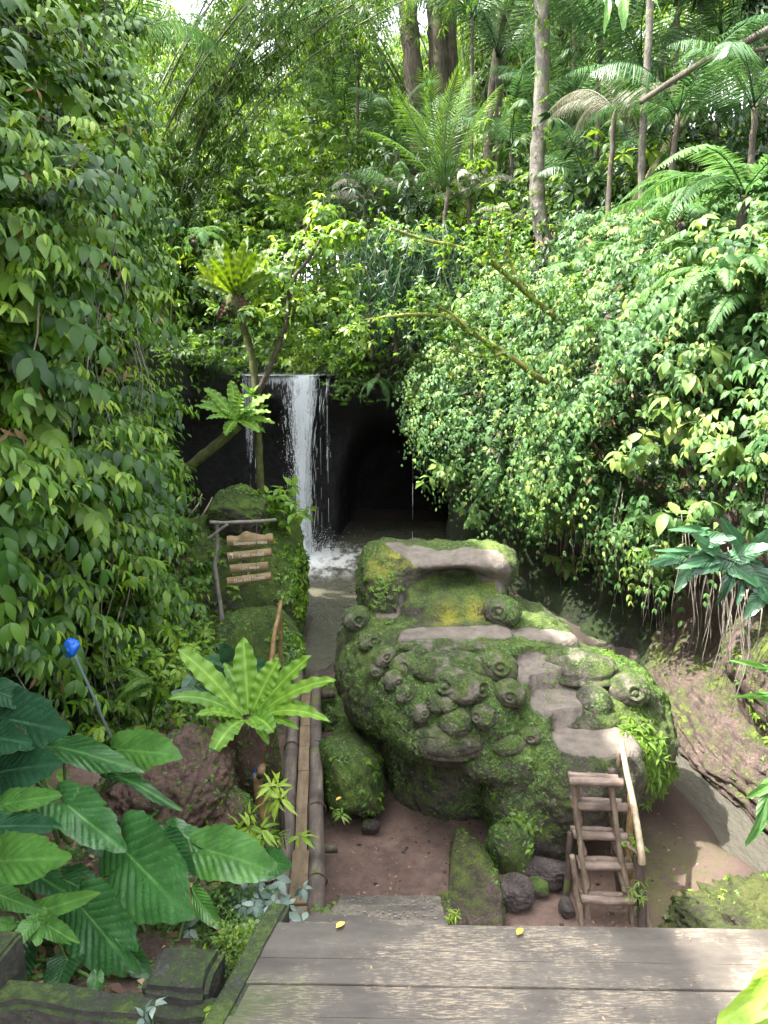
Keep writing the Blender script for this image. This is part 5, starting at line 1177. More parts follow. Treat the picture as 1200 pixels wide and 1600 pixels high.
# nest fern in the tree before the falls, and its neighbour, and the big one above
YT = 11.8
nb2 = at(370, 656, YT); n2 = empty('nest_fern', tuple(nb2), 'pale nest fern perched on the leaning trunk in front of the fall', 'nest fern')
for i, (tx, ty, w_, Y) in enumerate([(318, 606, 12, 11.8), (361, 594, 12, 11.9), (377, 614, 12, 11.8), (425, 617, 11, 11.7), (303, 634, 9, 11.6), (352, 681, 12, 11.5), (406, 676, 12, 11.5), (424, 644, 8, 11.5), (430, 662, 8, 11.6), (322, 655, 8, 11.4), (313, 626, 9, 12), (415, 676, 8, 11.9), (391, 640, 10, 11.6), (344, 640, 11, 11.7), (420, 634, 8, 12)]):
    nest_leaf(n2, nb2, at(tx, ty, Y), w_ * 12 / FPX * 1.25, .10, i, tint=.45 + .1 * math.sin(i))
rebase(n2)
nb3 = at(394, 618, 11.9); n3 = empty('nest_fern', tuple(nb3), 'smallest nest fern on the upright stem just above the pale one', 'nest fern')
for i, (tx, ty) in enumerate([(375, 600), (392, 606), (404, 603), (380, 622), (408, 620), (400, 632)]): nest_leaf(n3, nb3, at(tx, ty, 11.8), .07, .04, i)
rebase(n3)
nb4 = at(366, 462, 12.0); n4 = empty('nest_fern', tuple(nb4), 'big olive nest fern high in the tree left of the fall', 'nest fern')
rg = np.random.default_rng(41)
for i in range(34):
    a = rg.uniform(-1.25, 1.25); L = rg.uniform(62, 100) * (1 - .12 * abs(a)); tx = 366 + L * math.sin(a) * .95; ty = 462 - L * math.cos(a) * 1.0
    nest_leaf(n4, nb4 + (0, 0, .02), at(tx, ty, 12 + rg.uniform(-.6, .6)), rg.uniform(.09, .14), rg.uniform(-.05, .12), i, mat='nest4', tint=rg.uniform(.2, .7)) if 'nest4' in M else None
if not n4.children:
    M['nest4'] = leaf_mat('olive_nest_leaf', [(.03, .07, .01), (.07, .14, .015), (.13, .21, .025), (.22, .30, .04)], trans=.35, vein=.3); rg = np.random.default_rng(41)
    for i in range(34):
        a = rg.uniform(-1.25, 1.25); L = rg.uniform(62, 100) * (1 - .12 * abs(a)); tx = 366 + L * math.sin(a) * .95; ty = 462 - L * math.cos(a) * 1.0
        nest_leaf(n4, nb4 + (0, 0, .02), at(tx, ty, 12 + rg.uniform(-.6, .6)), rg.uniform(.10, .15), rg.uniform(-.05, .12), i, hint=(rg.normal(0, .3), -1, .1), mat='nest4', tint=rg.uniform(.3, .8))
    for i in range(7):
        a = rg.uniform(-.9, .9); nest_leaf(n4, nb4, at(366 + 38 * math.sin(a), 462 + rg.uniform(25, 60), 12 + rg.uniform(-.4, .3)), .09, .10, i, hint=(rg.normal(0, .5), -1, .1), mat='leaf_dead', tint=.0)
rebase(n4)
g = rock_thing('epiphyte_clump', 'dark root ball under the big olive nest fern', 'root ball', tuple(nb4 + (0, .05, -.15)), (.15, .15, .17), 53, M['mossbark'], .35, 2.2, nu=50, fine=200, rough=.2)

# ------------------------------------------------------------------ trees
def trunk_path(name, pts, r0, r1, mat, parent, seed=0, seg=12, jit=.06):
    P = chaikin(np.array(pts), 3); g = G(); g.tube(P, np.linspace(r0, r1, len(P)) * (1 + .06 * np.sin(np.arange(len(P)) * 1.7 + seed)), seg, jit=jit, seed=seed); return g.build(name, mat, parent)
def leafy(name, parent, mat, centres, radii, n, size, tmpl, seed, droop=.5, k=5, sq=.8):
    rg = np.random.default_rng(seed); g = G(); c = np.repeat(np.array(centres), n, 0); r = np.repeat(np.array(radii), n)
    d = nrm(rg.normal(size=(len(c), 3))); rr = rg.random(len(c)) ** .45; P = c + d * (r * rr)[:, None] * np.array([1, 1, sq]); A = d * .6 + np.array([0, -.15, .6])
    whorls(g, P, A, k, rg, size, droop, LT[tmpl], lift=.2); return g.build(name, mat, parent)
tr = empty('small_tree', tuple(at(405, 752, 11.9)), 'mossy crooked tree in front of the fall with glossy leaves above the ledge', 'tree')
trunk_path('trunk', [at(408, 780, 11.9), at(404, 700, 11.9), at(402, 640, 11.95), at(399, 590, 12), at(390, 540, 12), at(378, 500, 12), at(370, 470, 12)], .068, .05, M['mossbark'], tr, 1)
trunk_path('leaning_trunk', [at(262, 765, 11.9), at(300, 725, 11.8), at(345, 690, 11.75), at(372, 664, 11.8)], .075, .085, M['mossbark'], tr, 2)
trunk_path('limb', [at(400, 620, 11.9), at(420, 580, 11.8), at(438, 530, 11.7), at(450, 500, 11.6), at(452, 440, 11.6), at(480, 410, 11.5), at(500, 375, 11.5)], .05, .02, M['bark'], tr, 3)
trunk_path('limb', [at(440, 525, 11.7), at(470, 470, 11.6), at(510, 450, 11.5)], .03, .012, M['bark'], tr, 4)
trunk_path('limb', [at(452, 440, 11.6), at(470, 380, 11.5), at(485, 345, 11.5)], .02, .01, M['bark'], tr, 5)
cs = [(at(x, y, Y), r) for x, y, Y, r in ((450, 400, 11.5, .5), (500, 380, 11.6, .45), (540, 365, 11.4, .3), (470, 470, 11.5, .4), (520, 470, 11.5, .4), (550, 520, 11.4, .28), (420, 500, 11.8, .35), (415, 440, 12.2, .4), (480, 530, 11.8, .35), (540, 430, 11.8, .35), (435, 540, 12.2, .25), (505, 330, 12, .35), (390, 490, 11.3, .15))]
leafy('crown', tr, M['leaf_yel'], [c for c, r in cs], [r for c, r in cs], 34, (.09, .17), 'ovate', 31, .3, 6)
rebase(tr)
# mossy sunlit branches reaching in from the right
mb = empty('mossy_limb_tree', tuple(at(885, 510, 10.6)), 'sunlit mossy branches with small yellow green leaves reaching left from the right wall', 'tree')
BR = [[(900, 520), (860, 490), (820, 455), (775, 415), (720, 385), (660, 375), (600, 352)], [(880, 612), (840, 590), (790, 550), (735, 520), (700, 492), (640, 490), (570, 500)], [(860, 490), (880, 460), (905, 430)], [(790, 550), (760, 560), (700, 545)], [(775, 415), (760, 380), (770, 340)], [(820, 455), (790, 400), (800, 350)], [(735, 520), (720, 500), (690, 480), (650, 470)]]
rg = np.random.default_rng(8); pts = []
for i, b in enumerate(BR):
    Ys = np.linspace(10.3, 9.5, len(b)) if i < 2 else np.full(len(b), 9.8); P = [at(x, y, Y) for (x, y), Y in zip(b, Ys)]
    trunk_path('limb', P, .045 if i < 2 else .025, .012, M['moss_branch'], mb, i, jit=.25); Pc = chaikin(np.array(P), 3); pts.append(Pc[len(Pc) // 4:])
pts = np.vstack(pts); Q = np.repeat(pts, 6, 0) + rg.normal(0, .15, (len(pts) * 6, 3)); g = G(); whorls(g, Q, rg.normal(0, .5, Q.shape) + np.array([0, -.2, .8]), 5, rg, (.035, .085), .4, LT['ovate'], lift=.2, tint=None); g.build('crown', M['leaf_yel'], mb)
rebase(mb)
# tall pale trunk and thin pale trunk, dark twin trunk
def tall(name, label, pts, Y, r0, r1, mat, crown=None, seed=0, extra=()):
    root = empty(name, tuple(at(*pts[0], Y)), label, 'tree'); trunk_path('trunk', [at(x, y, Y + .01 * i) for i, (x, y) in enumerate(pts)], r0, r1, mat, root, seed, 16)
    for i, e in enumerate(extra): trunk_path('trunk' if i < 2 else 'limb', [at(x, y, Y + .1 * (i + 1)) for x, y in e[0]], e[1], e[2], mat, root, seed + i, 12)
    if 'blotchy pale' in label:
        for q_ in range(1):
            rv = np.random.default_rng(5); tz = rv.random(90); P = np.stack([np.interp(tz, np.linspace(0, 1, len(pts)), [at(x, y, Y)[k] for x, y in pts]) for k in range(3)], 1) + rv.normal(0, .10, (90, 3)); gv = G(); whorls(gv, P, rv.normal(0, .6, (90, 3)) + np.array([0, -.5, .4]), 5, rv, (.06, .14), .5, LT['ovate'], lift=.2); gv.build('climber_leaves', M['leaf_far'], root)
    if crown: leafy('crown', root, M['leaf_far'], [at(x, y, Yc) for x, y, Yc, r in crown], [r for *_, r in crown], 130, (.12, .26), 'ovate', seed, .5, 5)
    rebase(root); return root
tall('tall_tree', 'tall blotchy pale grey trunk right of centre rising out of the picture', [(868, 445), (855, 395), (842, 340), (838, 280), (843, 200), (848, 100), (846, 0), (846, -150), (845, -320)], 12.8, .135, .10, M['palebark'], [(845, -280, 12.8, 1.3), (760, -240, 13, 1.0), (930, -260, 12.6, 1.0)], 3)
tall('thin_tree', 'thin pale trunk on the right slope, half as thick as its blotchy neighbour', [(1000, 360), (1003, 300), (1002, 240), (1010, 120), (1016, 20), (1018, -120)], 11.0, .055, .045, M['palebark'], [(1020, -160, 11, .8)], 5)
tall('dark_tree', 'cluster of thick dark trunks behind the bright palm', [(660, 330), (652, 200), (645, 100), (636, 0), (620, -150), (600, -400)], 19, .24, .18, M['bark'], [(600, -420, 19, 3), (740, -380, 19, 2.6), (680, -440, 20, 2.6)], 7, extra=(([(690, 300), (688, 180), (686, 90), (680, 0), (690, -200)], 0.26, .2), ([(712, 280), (705, 150), (700, 0), (720, -200)], .2, .15), ([(655, 330), (648, 150), (636, 60), (630, -100)], .16, .1), ([(712, 230), (705, 90), (690, 0), (680, -60)], .05, .05)))
tall('leaning_tree', 'bare mossy trunk leaning right on the slope below the palms', [(905, 445), (940, 380), (980, 335), (1010, 290), (1060, 200), (1110, 120)], 11.6, .10, .06, M['mossbark'], None, 9)
tall('slanting_tree', 'dark slender branch slanting across the upper right corner', [(1000, 160), (1060, 120), (1120, 85), (1180, 60), (1240, 20)], 9.5, .03, .05, M['bark'], None, 11, extra=(([(1060, 120), (1100, 95), (1200, 75)], .03, .02),))
# bright yellow-green twig at upper left
tw = empty('leafy_twig', tuple(at(-10, 322, 4.9)), 'bright yellow green twig poking out of the left wall near its top', 'twig')
trunk_path('stem', [at(-20, 328, 4.9), at(50, 306, 4.8), at(95, 290, 4.7), at(120, 250, 4.6), at(150, 205, 4.55)], .010, .003, M['rail'], tw, 1)
rg = np.random.default_rng(2); g = G(); pa = chaikin(np.array([at(60, 296, 4.78), at(95, 285, 4.7), at(120, 250, 4.6), at(155, 200, 4.55)]), 2)
for side in (-1, 1):
    for tpt in pa[::2]:
        e = tpt + np.array([side * .14, -.03, .02 + .03 * side]); ts = np.linspace(.15, 1, 7)[:, None]; Q = tpt * (1 - ts) + e * ts
        whorls(g, Q, np.tile([0, -.3, 1.], (7, 1)) + rg.normal(0, .2, (7, 3)), 2, rg, (.04, .07), .2, LT['oval'], lift=.1, tint=.75)
g.build('leaves', M['leaf_yel'], tw); rebase(tw)

# ------------------------------------------------------------------ bamboo clumps
M['culm'] = wood_mat('bamboo_culm', ((.03, .04, .015), (.07, .085, .03), (.13, .15, .06)), .4, (4, 4, .5), .002, 0, .2)
def bamboo(name, label, base, n, H, lean, spread, seed, leafn=46, r=.038, size=(.13, .26), group='bamboo clumps'):
    rg = np.random.default_rng(seed); root = empty(name, base, label, 'bamboo', group); g2 = G(); PP, AA = [], []
    for i in range(n):
        a = rg.uniform(0, 2 * np.pi); d = np.array([math.cos(a), math.sin(a)]) * spread * rg.uniform(.2, 1) + np.array(lean) * rg.uniform(.6, 1.2); h = H * rg.uniform(.7, 1.1)
        b = np.array([rg.normal(0, .35), rg.normal(0, .35), -.3]); t = np.linspace(0, 1, 18)
        P = b + np.stack([d[0] * t ** 2.0 * h, d[1] * t ** 2.0 * h, h * (t - .30 * np.linalg.norm(d) * t ** 3.2)], 1)
        g = G(); g.tube(P, np.linspace(r, r * .25, 18) * rg.uniform(.7, 1.1), 7, np.where(np.arange(18) % 2, .5, .4)); g.build('culm', M['culm'], root)
        m = leafn; tt = rg.uniform(.25, 1, m); Q = np.stack([np.interp(tt, t, P[:, k]) for k in range(3)], 1); out = nrm(rg.normal(size=(m, 3)) * np.array([1, 1, .4])) * (.25 + .6 * rg.random(m))[:, None]
        for s in np.linspace(.2, 1, 5):
            q_ = Q + out * s; q_[:, 2] -= .35 * s * s; PP.append(q_); AA.append(out + np.array([0, 0, .5]))
    P = np.vstack(PP); A = np.vstack(AA); whorls(g2, P, A, 5, rg, size, .8, LT['diam'] if False else LT['blade2'], lift=.3); g2.build('foliage', M['leaf_far'], root); return root
LT['blade2'] = leaf_template([(0, 0), (.3, .085), (1, 0)], .2, .4)
BB = [('arching bamboo clump leaning right over the top left of the picture', (-5.6, 17.5), 20, 12.0, (.75, -.1), .25, 50),
      ('bamboo clump of upright dark culms left of the dark tree', (-1.6, 22.0), 16, 13, (-.05, -.05), .35, 51),
      ('bamboo clump leaning left in front of the white sky gap', (1.6, 21.0), 15, 13, (-.65, -.15), .25, 52),
      ('bamboo clump behind the tall pale trunk', (4.6, 20.0), 16, 13, (-.1, 0), .4, 53),
      ('bamboo clump at the far right behind the palms', (8.0, 17.0), 14, 12, (-.25, -.1), .35, 54),
      ('bamboo clump right of the dark tree', (2.8, 25.0), 16, 14, (.05, 0), .35, 56), ('bamboo clump between the sky gap and the dark tree', (-3.2, 26.0), 16, 15, (.1, 0), .3, 57),
      ('bamboo clump far back at the left behind the arching one', (-8.5, 25.0), 14, 14, (.35, 0), .3, 55)]
for lab, (x, y), n, H, lean, spr, sdd in BB: bamboo('bamboo_clump', lab, (x, y, ptop(x, y)), n, H, lean, spr, sdd)
# dark hanging bamboo over the cave
rg = np.random.default_rng(66); hb = empty('hanging_bamboo', tuple(at(620, 395, 14.6)), 'dense dark drooping bamboo hanging over the cave', 'bamboo'); g = G(); gs = G(); 
for i in range(150):
    a = at(rg.uniform(545, 720), rg.uniform(345, 430), rg.uniform(13.8, 15.2)); L = rg.uniform(.5, 1.5); n = 14; t = np.linspace(0, 1, n); dx = rg.normal(0, .25); Q = a + np.stack([dx * t, -.3 * t, .15 * t - L * t ** 1.5], 1)
    gs.tube(Q[::2], .006, 4, .4); whorls(g, Q[2:], np.tile([0, -.5, .3], (n - 2, 1)) + rg.normal(0, .4, (n - 2, 3)), 3, rg, (.12, .24), 1.0, LT['blade2'], lift=.1, tint=.2)
g.build('foliage', M['leaf_palm'], hb); gs.build('stems', M['culm'], hb); rebase(hb)

# ------------------------------------------------------------------ forest trees behind
def crown_mesh(seed, kind):
    rg = np.random.default_rng(seed); g = G(); nb = 26; cc = nrm(rg.normal(size=(nb, 3))) * (rg.random(nb)[:, None] ** .5) * np.array([2.0, 2.0, 2.2]); r = rg.uniform(.6, 1.15, nb); n = 170
    c = np.repeat(cc, n, 0); rr = np.repeat(r, n); d = nrm(rg.normal(size=(len(c), 3))); P = c + d * (rr * rg.random(len(c)) ** .4)[:, None] * np.array([1, 1, .7])
    whorls(g, P, d * .5 + np.array([0, 0, .6]), 5, rg, (.13, .28) if kind else (.15, .32), .6, LT['diam' if kind == 0 else 'blade2'], lift=.2); o = g.build('crown', M[('leaf_far', 'leaf_dark' if seed % 4 else 'leaf_far', 'leaf_yel')[kind]]); me = o.data; bpy.data.objects.remove(o); return me
CRM = [crown_mesh(1, 0), crown_mesh(2, 1), crown_mesh(3, 0), crown_mesh(4, 2)]
g = G(); g.tube(line((0, 0, -9), (0, 0, 1), 14, wob=.5, seed=3), np.linspace(.11, .05, 14), 9, jit=.08); o = g.build('trunk', M['bark']); TRM = o.data; bpy.data.objects.remove(o)
rg = np.random.default_rng(91)
spots = []
for Yr, xs_, zc in ((25, np.arange(-14, 15, 3.6), (2.2, 5.5)), (31, np.arange(-18, 19, 4.0), (4, 9.0)), (38, np.arange(-22, 24, 4.6), (6, 12)), (46, np.arange(-26, 28, 6), (8, 15))):
    for x in xs_: spots.append((x + rg.normal(0, .8), Yr + rg.normal(0, 1.2), zc))
spots += [(-9, 21, (4, 5)), (-6.5, 23, (6, 7)), (-10, 27, (8, 9)), (-4.5, 27, (4, 5)), (1.5, 27, (1.5, 2)), (3.5, 24, (1.5, 2)), (0, 29, (2, 3)), (6, 27, (2, 3)), (2.8, 30, (3, 4)), (5.5, 15.5, (4.5, 5)), (7.5, 13.0, (4, 5)), (6.0, 11.0, (3.5, 4)), (-6.5, 13.5, (4.6, 5.5)), (-7.5, 10.5, (5, 6.2)), (9, 15, (5, 6)), (-6.2, 7.2, (4.2, 4.6)), (-9, 18, (4, 6)), (10, 21, (5, 7)), (12, 17, (5, 7))]
adj = ['feathery', 'thin', 'rounded', 'pale', 'dense', 'ragged']
for i, (x, y, zc) in enumerate(spots):
    zb = ptop(x, y); s = rg.uniform(1.0, 1.45) * (y / 30) ** .5; hz_ = zb + rg.uniform(*zc)
    px, py, dd_ = proj(np.array([x, y, hz_]))
    if px < -250 or px > 1450 or py < -420: continue
    # leave the bright sky gap open
    if (360 < px < 520 and py < 120) and y > 28: continue
    root = empty('forest_tree', (x, y, hz_), None, 'tree', 'forest trees behind the gorge'); root['_p'] = (float(px), float(py), float(y))
    o = bpy.data.objects.new('crown', CRM[(i % 4) if x > 1.5 or i % 3 == 0 else (0, 3, 2)[i % 3]]); COL.objects.link(o); o.parent = root; o.scale = (s, s, s * rg.uniform(.85, 1.2)); o.rotation_euler = (0, 0, rg.uniform(0, 6.28))
    o = bpy.data.objects.new('trunk', TRM); COL.objects.link(o); o.parent = root; o.scale = (s, s, (hz_ - zb + 1) / 9)
for i, (bx, by, cx, cy, cz) in enumerate([(-8, 16, -5.0, 16.2, 14.0), (3, 23, 3.5, 19, 17)]):  # unseen trees added above the frame to shade the falls and palms
    root = empty('added_shade_tree', (bx, by, ptop(bx, by)), ['tall spreading tree shading the waterfall', 'tall tree shading the palms'][i] + ', crown above the picture', 'tree', 'canopy trees above the picture'); zb = ptop(bx, by)
    g = G(); tp = chaikin(np.array([(0, 0, -.5), (.1, 0, 4), ((cx - bx) * .5, (cy - by) * .5, cz - zb - 3), (cx - bx, cy - by, cz - zb)]), 3); g.tube(tp, np.linspace(.3, .08, len(tp)), 10, jit=.06); g.build('trunk', M['bark'], root)
    rq = np.random.default_rng(i)
    for k in range(3):
        o = bpy.data.objects.new('crown', CRM[(i + k) % 4]); COL.objects.link(o); o.parent = root; o.location = (cx - bx + rq.normal(0, 1.6), cy - by + rq.normal(0, 1.2), cz - zb + rq.normal(0, .6)); o.scale = (.85, .75, .45); o.rotation_euler = (0, 0, rq.uniform(0, 6))
tl = sorted([o for o in bpy.data.objects if o.name.startswith('forest_tree')], key=lambda o: (o['_p'][2]))
for i, o in enumerate(tl):
    px, py, y = o['_p']; col = 'left edge' if px < 200 else 'left of the waterfall' if px < 380 else 'above the waterfall' if px < 520 else 'above the cave' if px < 680 else 'behind the tall pale trunk' if px < 900 else 'behind the thin pale trunk' if px < 1080 else 'right edge'
    hgt = 'at the very top' if py < 0 else 'high up' if py < 150 else 'at middle height' if py < 330 else 'low down'
    dist = 'near' if y < 20 else 'fairly near' if y < 28 else 'far' if y < 34 else 'very far' if y < 42 else 'farthest'
    lab = f'{dist} forest tree {col}, crown {hgt}'; o['label'] = lab; del o['_p']
seen = {}
for o in tl: seen.setdefault(o['label'], []).append(o)
for lab, os_ in seen.items():
    if len(os_) > 1:
        os_.sort(key=lambda o: o.location.x)
        for k, o in enumerate(os_): o['label'] = lab + (', ' + (['leftmost', 'second from left', 'third from left', 'fourth from left', 'fifth from left', 'sixth from left'][k] if k < 6 else 'rightmost'))
# ------------------------------------------------------------------ large heart leaves, front left
def heart(attach, tip, width, normal, lobe=.32, cup=.10, seed=0, wavy=.03, name='leaf', mat='leaf_ear', parent=None, tint=.5, droop=.12, ovate=False):
    a, t_ = np.asarray(attach, float), np.asarray(tip, float); L = np.linalg.norm(t_ - a); Yv = (t_ - a) / L; Xv = nrm(np.cross(Yv, np.asarray(normal, float))); Zv = np.cross(Xv, Yv)
    nth, nr = 132, 40; th = np.linspace(-np.pi, np.pi, nth, endpoint=True); ath = np.abs(th)
    if ovate: x_ = np.array([0, .12, .3, .6, 1.0, 1.5, 2.2, 3.142]); r_ = np.array([1, .93, .78, .60, .50, .42, .30, .10])
    else: x_ = np.array([0, .10, .25, .5, .8, 1.2, 1.6, 2.0, 2.4, 2.7, 2.95, 3.142]); r_ = np.array([1, .95, .86, .76, .68, .60, .56, .55, .54, .50, .38, .10])
    ro = np.interp(ath, x_, r_); hw = np.max(ro * np.sin(ath)); sx = (width / 2 / L) / hw
    rg = np.random.default_rng(seed); r = np.linspace(0, 1, nr)[:, None]; ripple = 1 + .02 * np.sin(th * 9 + seed) + .02 * np.sin(th * 23 + seed * 2)
    for _ in range(seed % 3): ripple = ripple * (1 - rg.uniform(.12, .35) * np.exp(-((th - rg.uniform(-2.2, 2.2)) / .025) ** 2))
    X = r * (ro * ripple * np.sin(th))[None, :] * sx; Y = r * (ro * ripple * np.cos(th))[None, :]
    vein_ang = np.cos(ath * 0 + 0)
    ax = np.abs(X); ph = (Y * 1.0 - ax * .75 / max(sx, .3)) * 24
    vn = np.maximum(np.exp(-(ax / .011) ** 2), .75 * np.exp(-(((ph / np.pi) % 1 - .5) / .055) ** 2) * smooth(.02, .08, ax)) * (1 - .35 * r)
    Z = cup * ax * .9 / sx ** .5 * .6 + .006 * np.cos(2 * ph) * smooth(.02, .1, ax) + wavy * np.sin(th * 5 + seed)[None, :] * r ** 2 - droop * (Y ** 2) * np.where(Y > 0, 1, 1.8) + .02 * fbm(np.stack([X * 3, Y * 3, 0 * X + seed], -1), 1, 2, seed)
    V = a + L * (X[..., None] * Xv + Y[..., None] * Yv + Z[..., None] * Zv)
    g = G(); g.grid(V, tint + .06 * rg.normal()); return g.build(name, M[mat], parent, attrs={'vein': vn.reshape(-1), 'rim': np.repeat(r[:, 0], nth)})
def petiole(parent, a, root_pt, r=.008, seed=0):
    a = np.asarray(a); b = np.asarray(root_pt); mid = (a + b) / 2 + np.array([0, .03, .05]); g = G(); P = chaikin(np.array([b, mid, a - np.array([0, 0, .004])]), 3); g.tube(P, np.linspace(r * 1.5, r * .7, len(P)), 8, .4); return g.build('stalk', M['stalk'], parent)
M['stalk'] = plain_mat('green_stalk', (.07, .13, .03), .5, .3)
M['darkear'] = leaf_mat('leaf_ear_bluish', [(.008, .035, .016), (.018, .070, .030), (.04, .12, .05), (.07, .17, .07)], rough=.24, trans=.12, vein=.45)
def bedz(x, y):
    return 1.70 - .34 * (y - 2.1)
def ear_plant(label, rootp, leaves, seed=0):
    root = empty('elephant_ear', rootp, label, 'elephant ear plant')
    for i, (at_, tp, wpx, Ya, Yt, nm, tint, mat, cup) in enumerate(leaves):
        A, T = at(*at_, Ya), at(*tp, Yt); wd = wpx / FPX * proj((A + T) / 2)[2]
        heart(A, T, wd, nm, seed=seed + i, mat=mat, parent=root, tint=tint, cup=cup); petiole(root, A, np.array(rootp) + np.random.default_rng(seed + i).normal(0, .04, 3) * np.array([1, 1, 0]), seed=i)
    rebase(root); return root
U = (0, -.75, .66); UL = (-.2, -.6, .75); UR = (.25, -.6, .75); FL = (0, -.25, .97)
r1 = tuple(np.array(at(245, 1490, 2.75))); r2 = tuple(np.array(at(60, 1480, 2.7))); r3 = tuple(at(110, 1310, 3.5))
ear_plant('elephant ear with the largest veined leaf in the middle of the clump', r1, [
    ((205, 1340), (289, 1432), 140, 2.75, 2.45, (-.15, -.85, .5), .5, 'leaf_ear', .10), ((110, 1262), (192, 1325), 78, 2.95, 2.7, (.2, -.55, .8), .35, 'leaf_ear', .35), ((330, 1330), (430, 1358), 88, 2.95, 2.75, (.05, -.6, .8), .75, 'leaf_ear', .12),
    ((262, 1322), (300, 1368), 56, 2.95, 2.8, (.3, -.8, .5), .28, 'leaf_ear', .4), ((308, 1404), (342, 1450), 34, 2.75, 2.6, (0, -.8, .6), .75, 'leaf_ear', .1), ((280, 1300), (345, 1335), 42, 3.1, 2.95, FL, .6, 'leaf_ear', .1), ((150, 1300), (175, 1338), 60, 2.9, 2.85, (.5, -.4, .7), .3, 'leaf_ear', .3), ((210, 1300), (262, 1316), 40, 3.2, 3.0, FL, .7, 'leaf_ear', .1), ((418, 1345), (452, 1352), 42, 2.85, 2.75, (.2, -.7, .6), .65, 'leaf_ear', .2)], 1)
ear_plant('elephant ear with tattered low leaves over the garden wall', r2, [
    ((140, 1432), (210, 1522), 110, 2.55, 2.35, (-.1, -.85, .5), .35, 'leaf_ear', .12), ((100, 1375), (160, 1400), 62, 2.75, 2.6, FL, .3, 'leaf_ear', .1), ((40, 1360), (100, 1385), 60, 2.8, 2.6, FL, .3, 'leaf_ear', .1), ((30, 1490), (10, 1560), 64, 2.4, 2.3, (-.1, -.8, .6), .35, 'leaf_ear', .2), ((180, 1470), (235, 1530), 50, 2.5, 2.4, (.2, -.8, .6), .3, 'leaf_ear', .2), ((105, 1500), (80, 1552), 60, 2.45, 2.3, (-.1, -.8, .6), .3, 'leaf_ear', .2), ((150, 1530), (145, 1565), 26, 2.35, 2.3, (0, -.8, .6), .6, 'leaf_ear', .2), ((0, 1345), (96, 1338), 84, 2.7, 2.5, (0, -.7, .7), 1.1, 'leaf_ear', .15), ((12, 1256), (88, 1238), 44, 3.0, 2.9, (0, -.6, .8), .95, 'leaf_ear', .2), ((0, 1292), (88, 1284), 48, 2.9, 2.8, (0, -.5, .85), .45, 'darkear', .1)], 20)
ear_plant('elephant ear with dark bluish leaves at the left edge, pale ones over the mound', r3, [
    ((5, 1122), (98, 1140), 100, 3.3, 3.1, (0, -.75, .65), .4, 'darkear', .12), ((-5, 1080), (52, 1100), 46, 3.4, 3.3, (0, -.6, .8), .4, 'darkear', .1), ((5, 1206), (80, 1190), 90, 3.2, 3.0, (0, -.75, .65), .3, 'darkear', .12), ((-20, 1150), (40, 1160), 66, 3.15, 3.0, (0, -.8, .6), .2, 'darkear', .1),
    ((195, 1172), (276, 1176), 74, 3.7, 3.5, (0, -.65, .75), .85, 'leaf_ear', .06), ((98, 1168), (218, 1198), 52, 3.6, 3.4, (0, -.45, .9), .7, 'leaf_ear', .05), ((190, 1216), (282, 1256), 26, 3.5, 3.25, (.1, -.25, .95), .45, 'leaf_ear', .2), ((0, 1090), (60, 1085), 36, 3.6, 3.5, FL, .5, 'darkear', .1)], 40)
def ovate_plant(name, label, cat, rootp, leaves, mat, seed=0):
    root = empty(name, rootp, label, cat)
    for i, (a, t_, wpx, Y, tint) in enumerate(leaves):
        A, T = at(*a, Y), at(*t_, Y - .12); heart(A, T, wpx / FPX * proj(A)[2], (0, -.75, .65), seed=seed + i, mat=mat, parent=root, tint=tint, ovate=True, cup=.2); petiole(root, A, np.array(rootp), .005, i)
    rebase(root)
M['leaf_gloss'] = leaf_mat('leaf_glossy_oval', [(.02, .07, .015), (.05, .14, .03), (.09, .22, .045), (.14, .30, .06)], rough=.3, trans=.25, vein=.4)
ovate_plant('broadleaf_plant', 'small plant with glossy plain oval leaves in front of the large veined ones', 'plant', tuple(at(52, 1500, 2.5)), [((62, 1425), (142, 1396), 36, 2.5, .8), ((0, 1398), (56, 1422), 34, 2.5, .5), ((58, 1430), (58, 1475), 36, 2.45, .75), ((48, 1445), (14, 1485), 30, 2.4, .7), ((75, 1446), (118, 1472), 32, 2.4, .55), ((20, 1440), (-15, 1455), 30, 2.45, .5), ((60, 1420), (85, 1455), 24, 2.6, .6), ((30, 1420), (10, 1400), 28, 2.6, .4)], 'leaf_gloss', 60)
ovate_plant('taro_plant', 'bluish leaved plant growing behind the lime nest fern', 'plant', tuple(at(370, 1130, 5.6)), [((340, 1060), (312, 1035), 32, 5.5, .5), ((360, 1030), (348, 1008), 30, 5.6, .6), ((345, 1035), (318, 1030), 26, 5.6, .7), ((370, 1060), (350, 1045), 30, 5.4, .5), ((330, 1085), (268, 1080), 26, 5.3, .45), ((395, 1040), (424, 1046), 28, 5.6, .5), ((300, 1060), (285, 1075), 22, 5.5, .7), ((385, 1055), (400, 1075), 24, 5.5, .5)], 'darkear', 80)
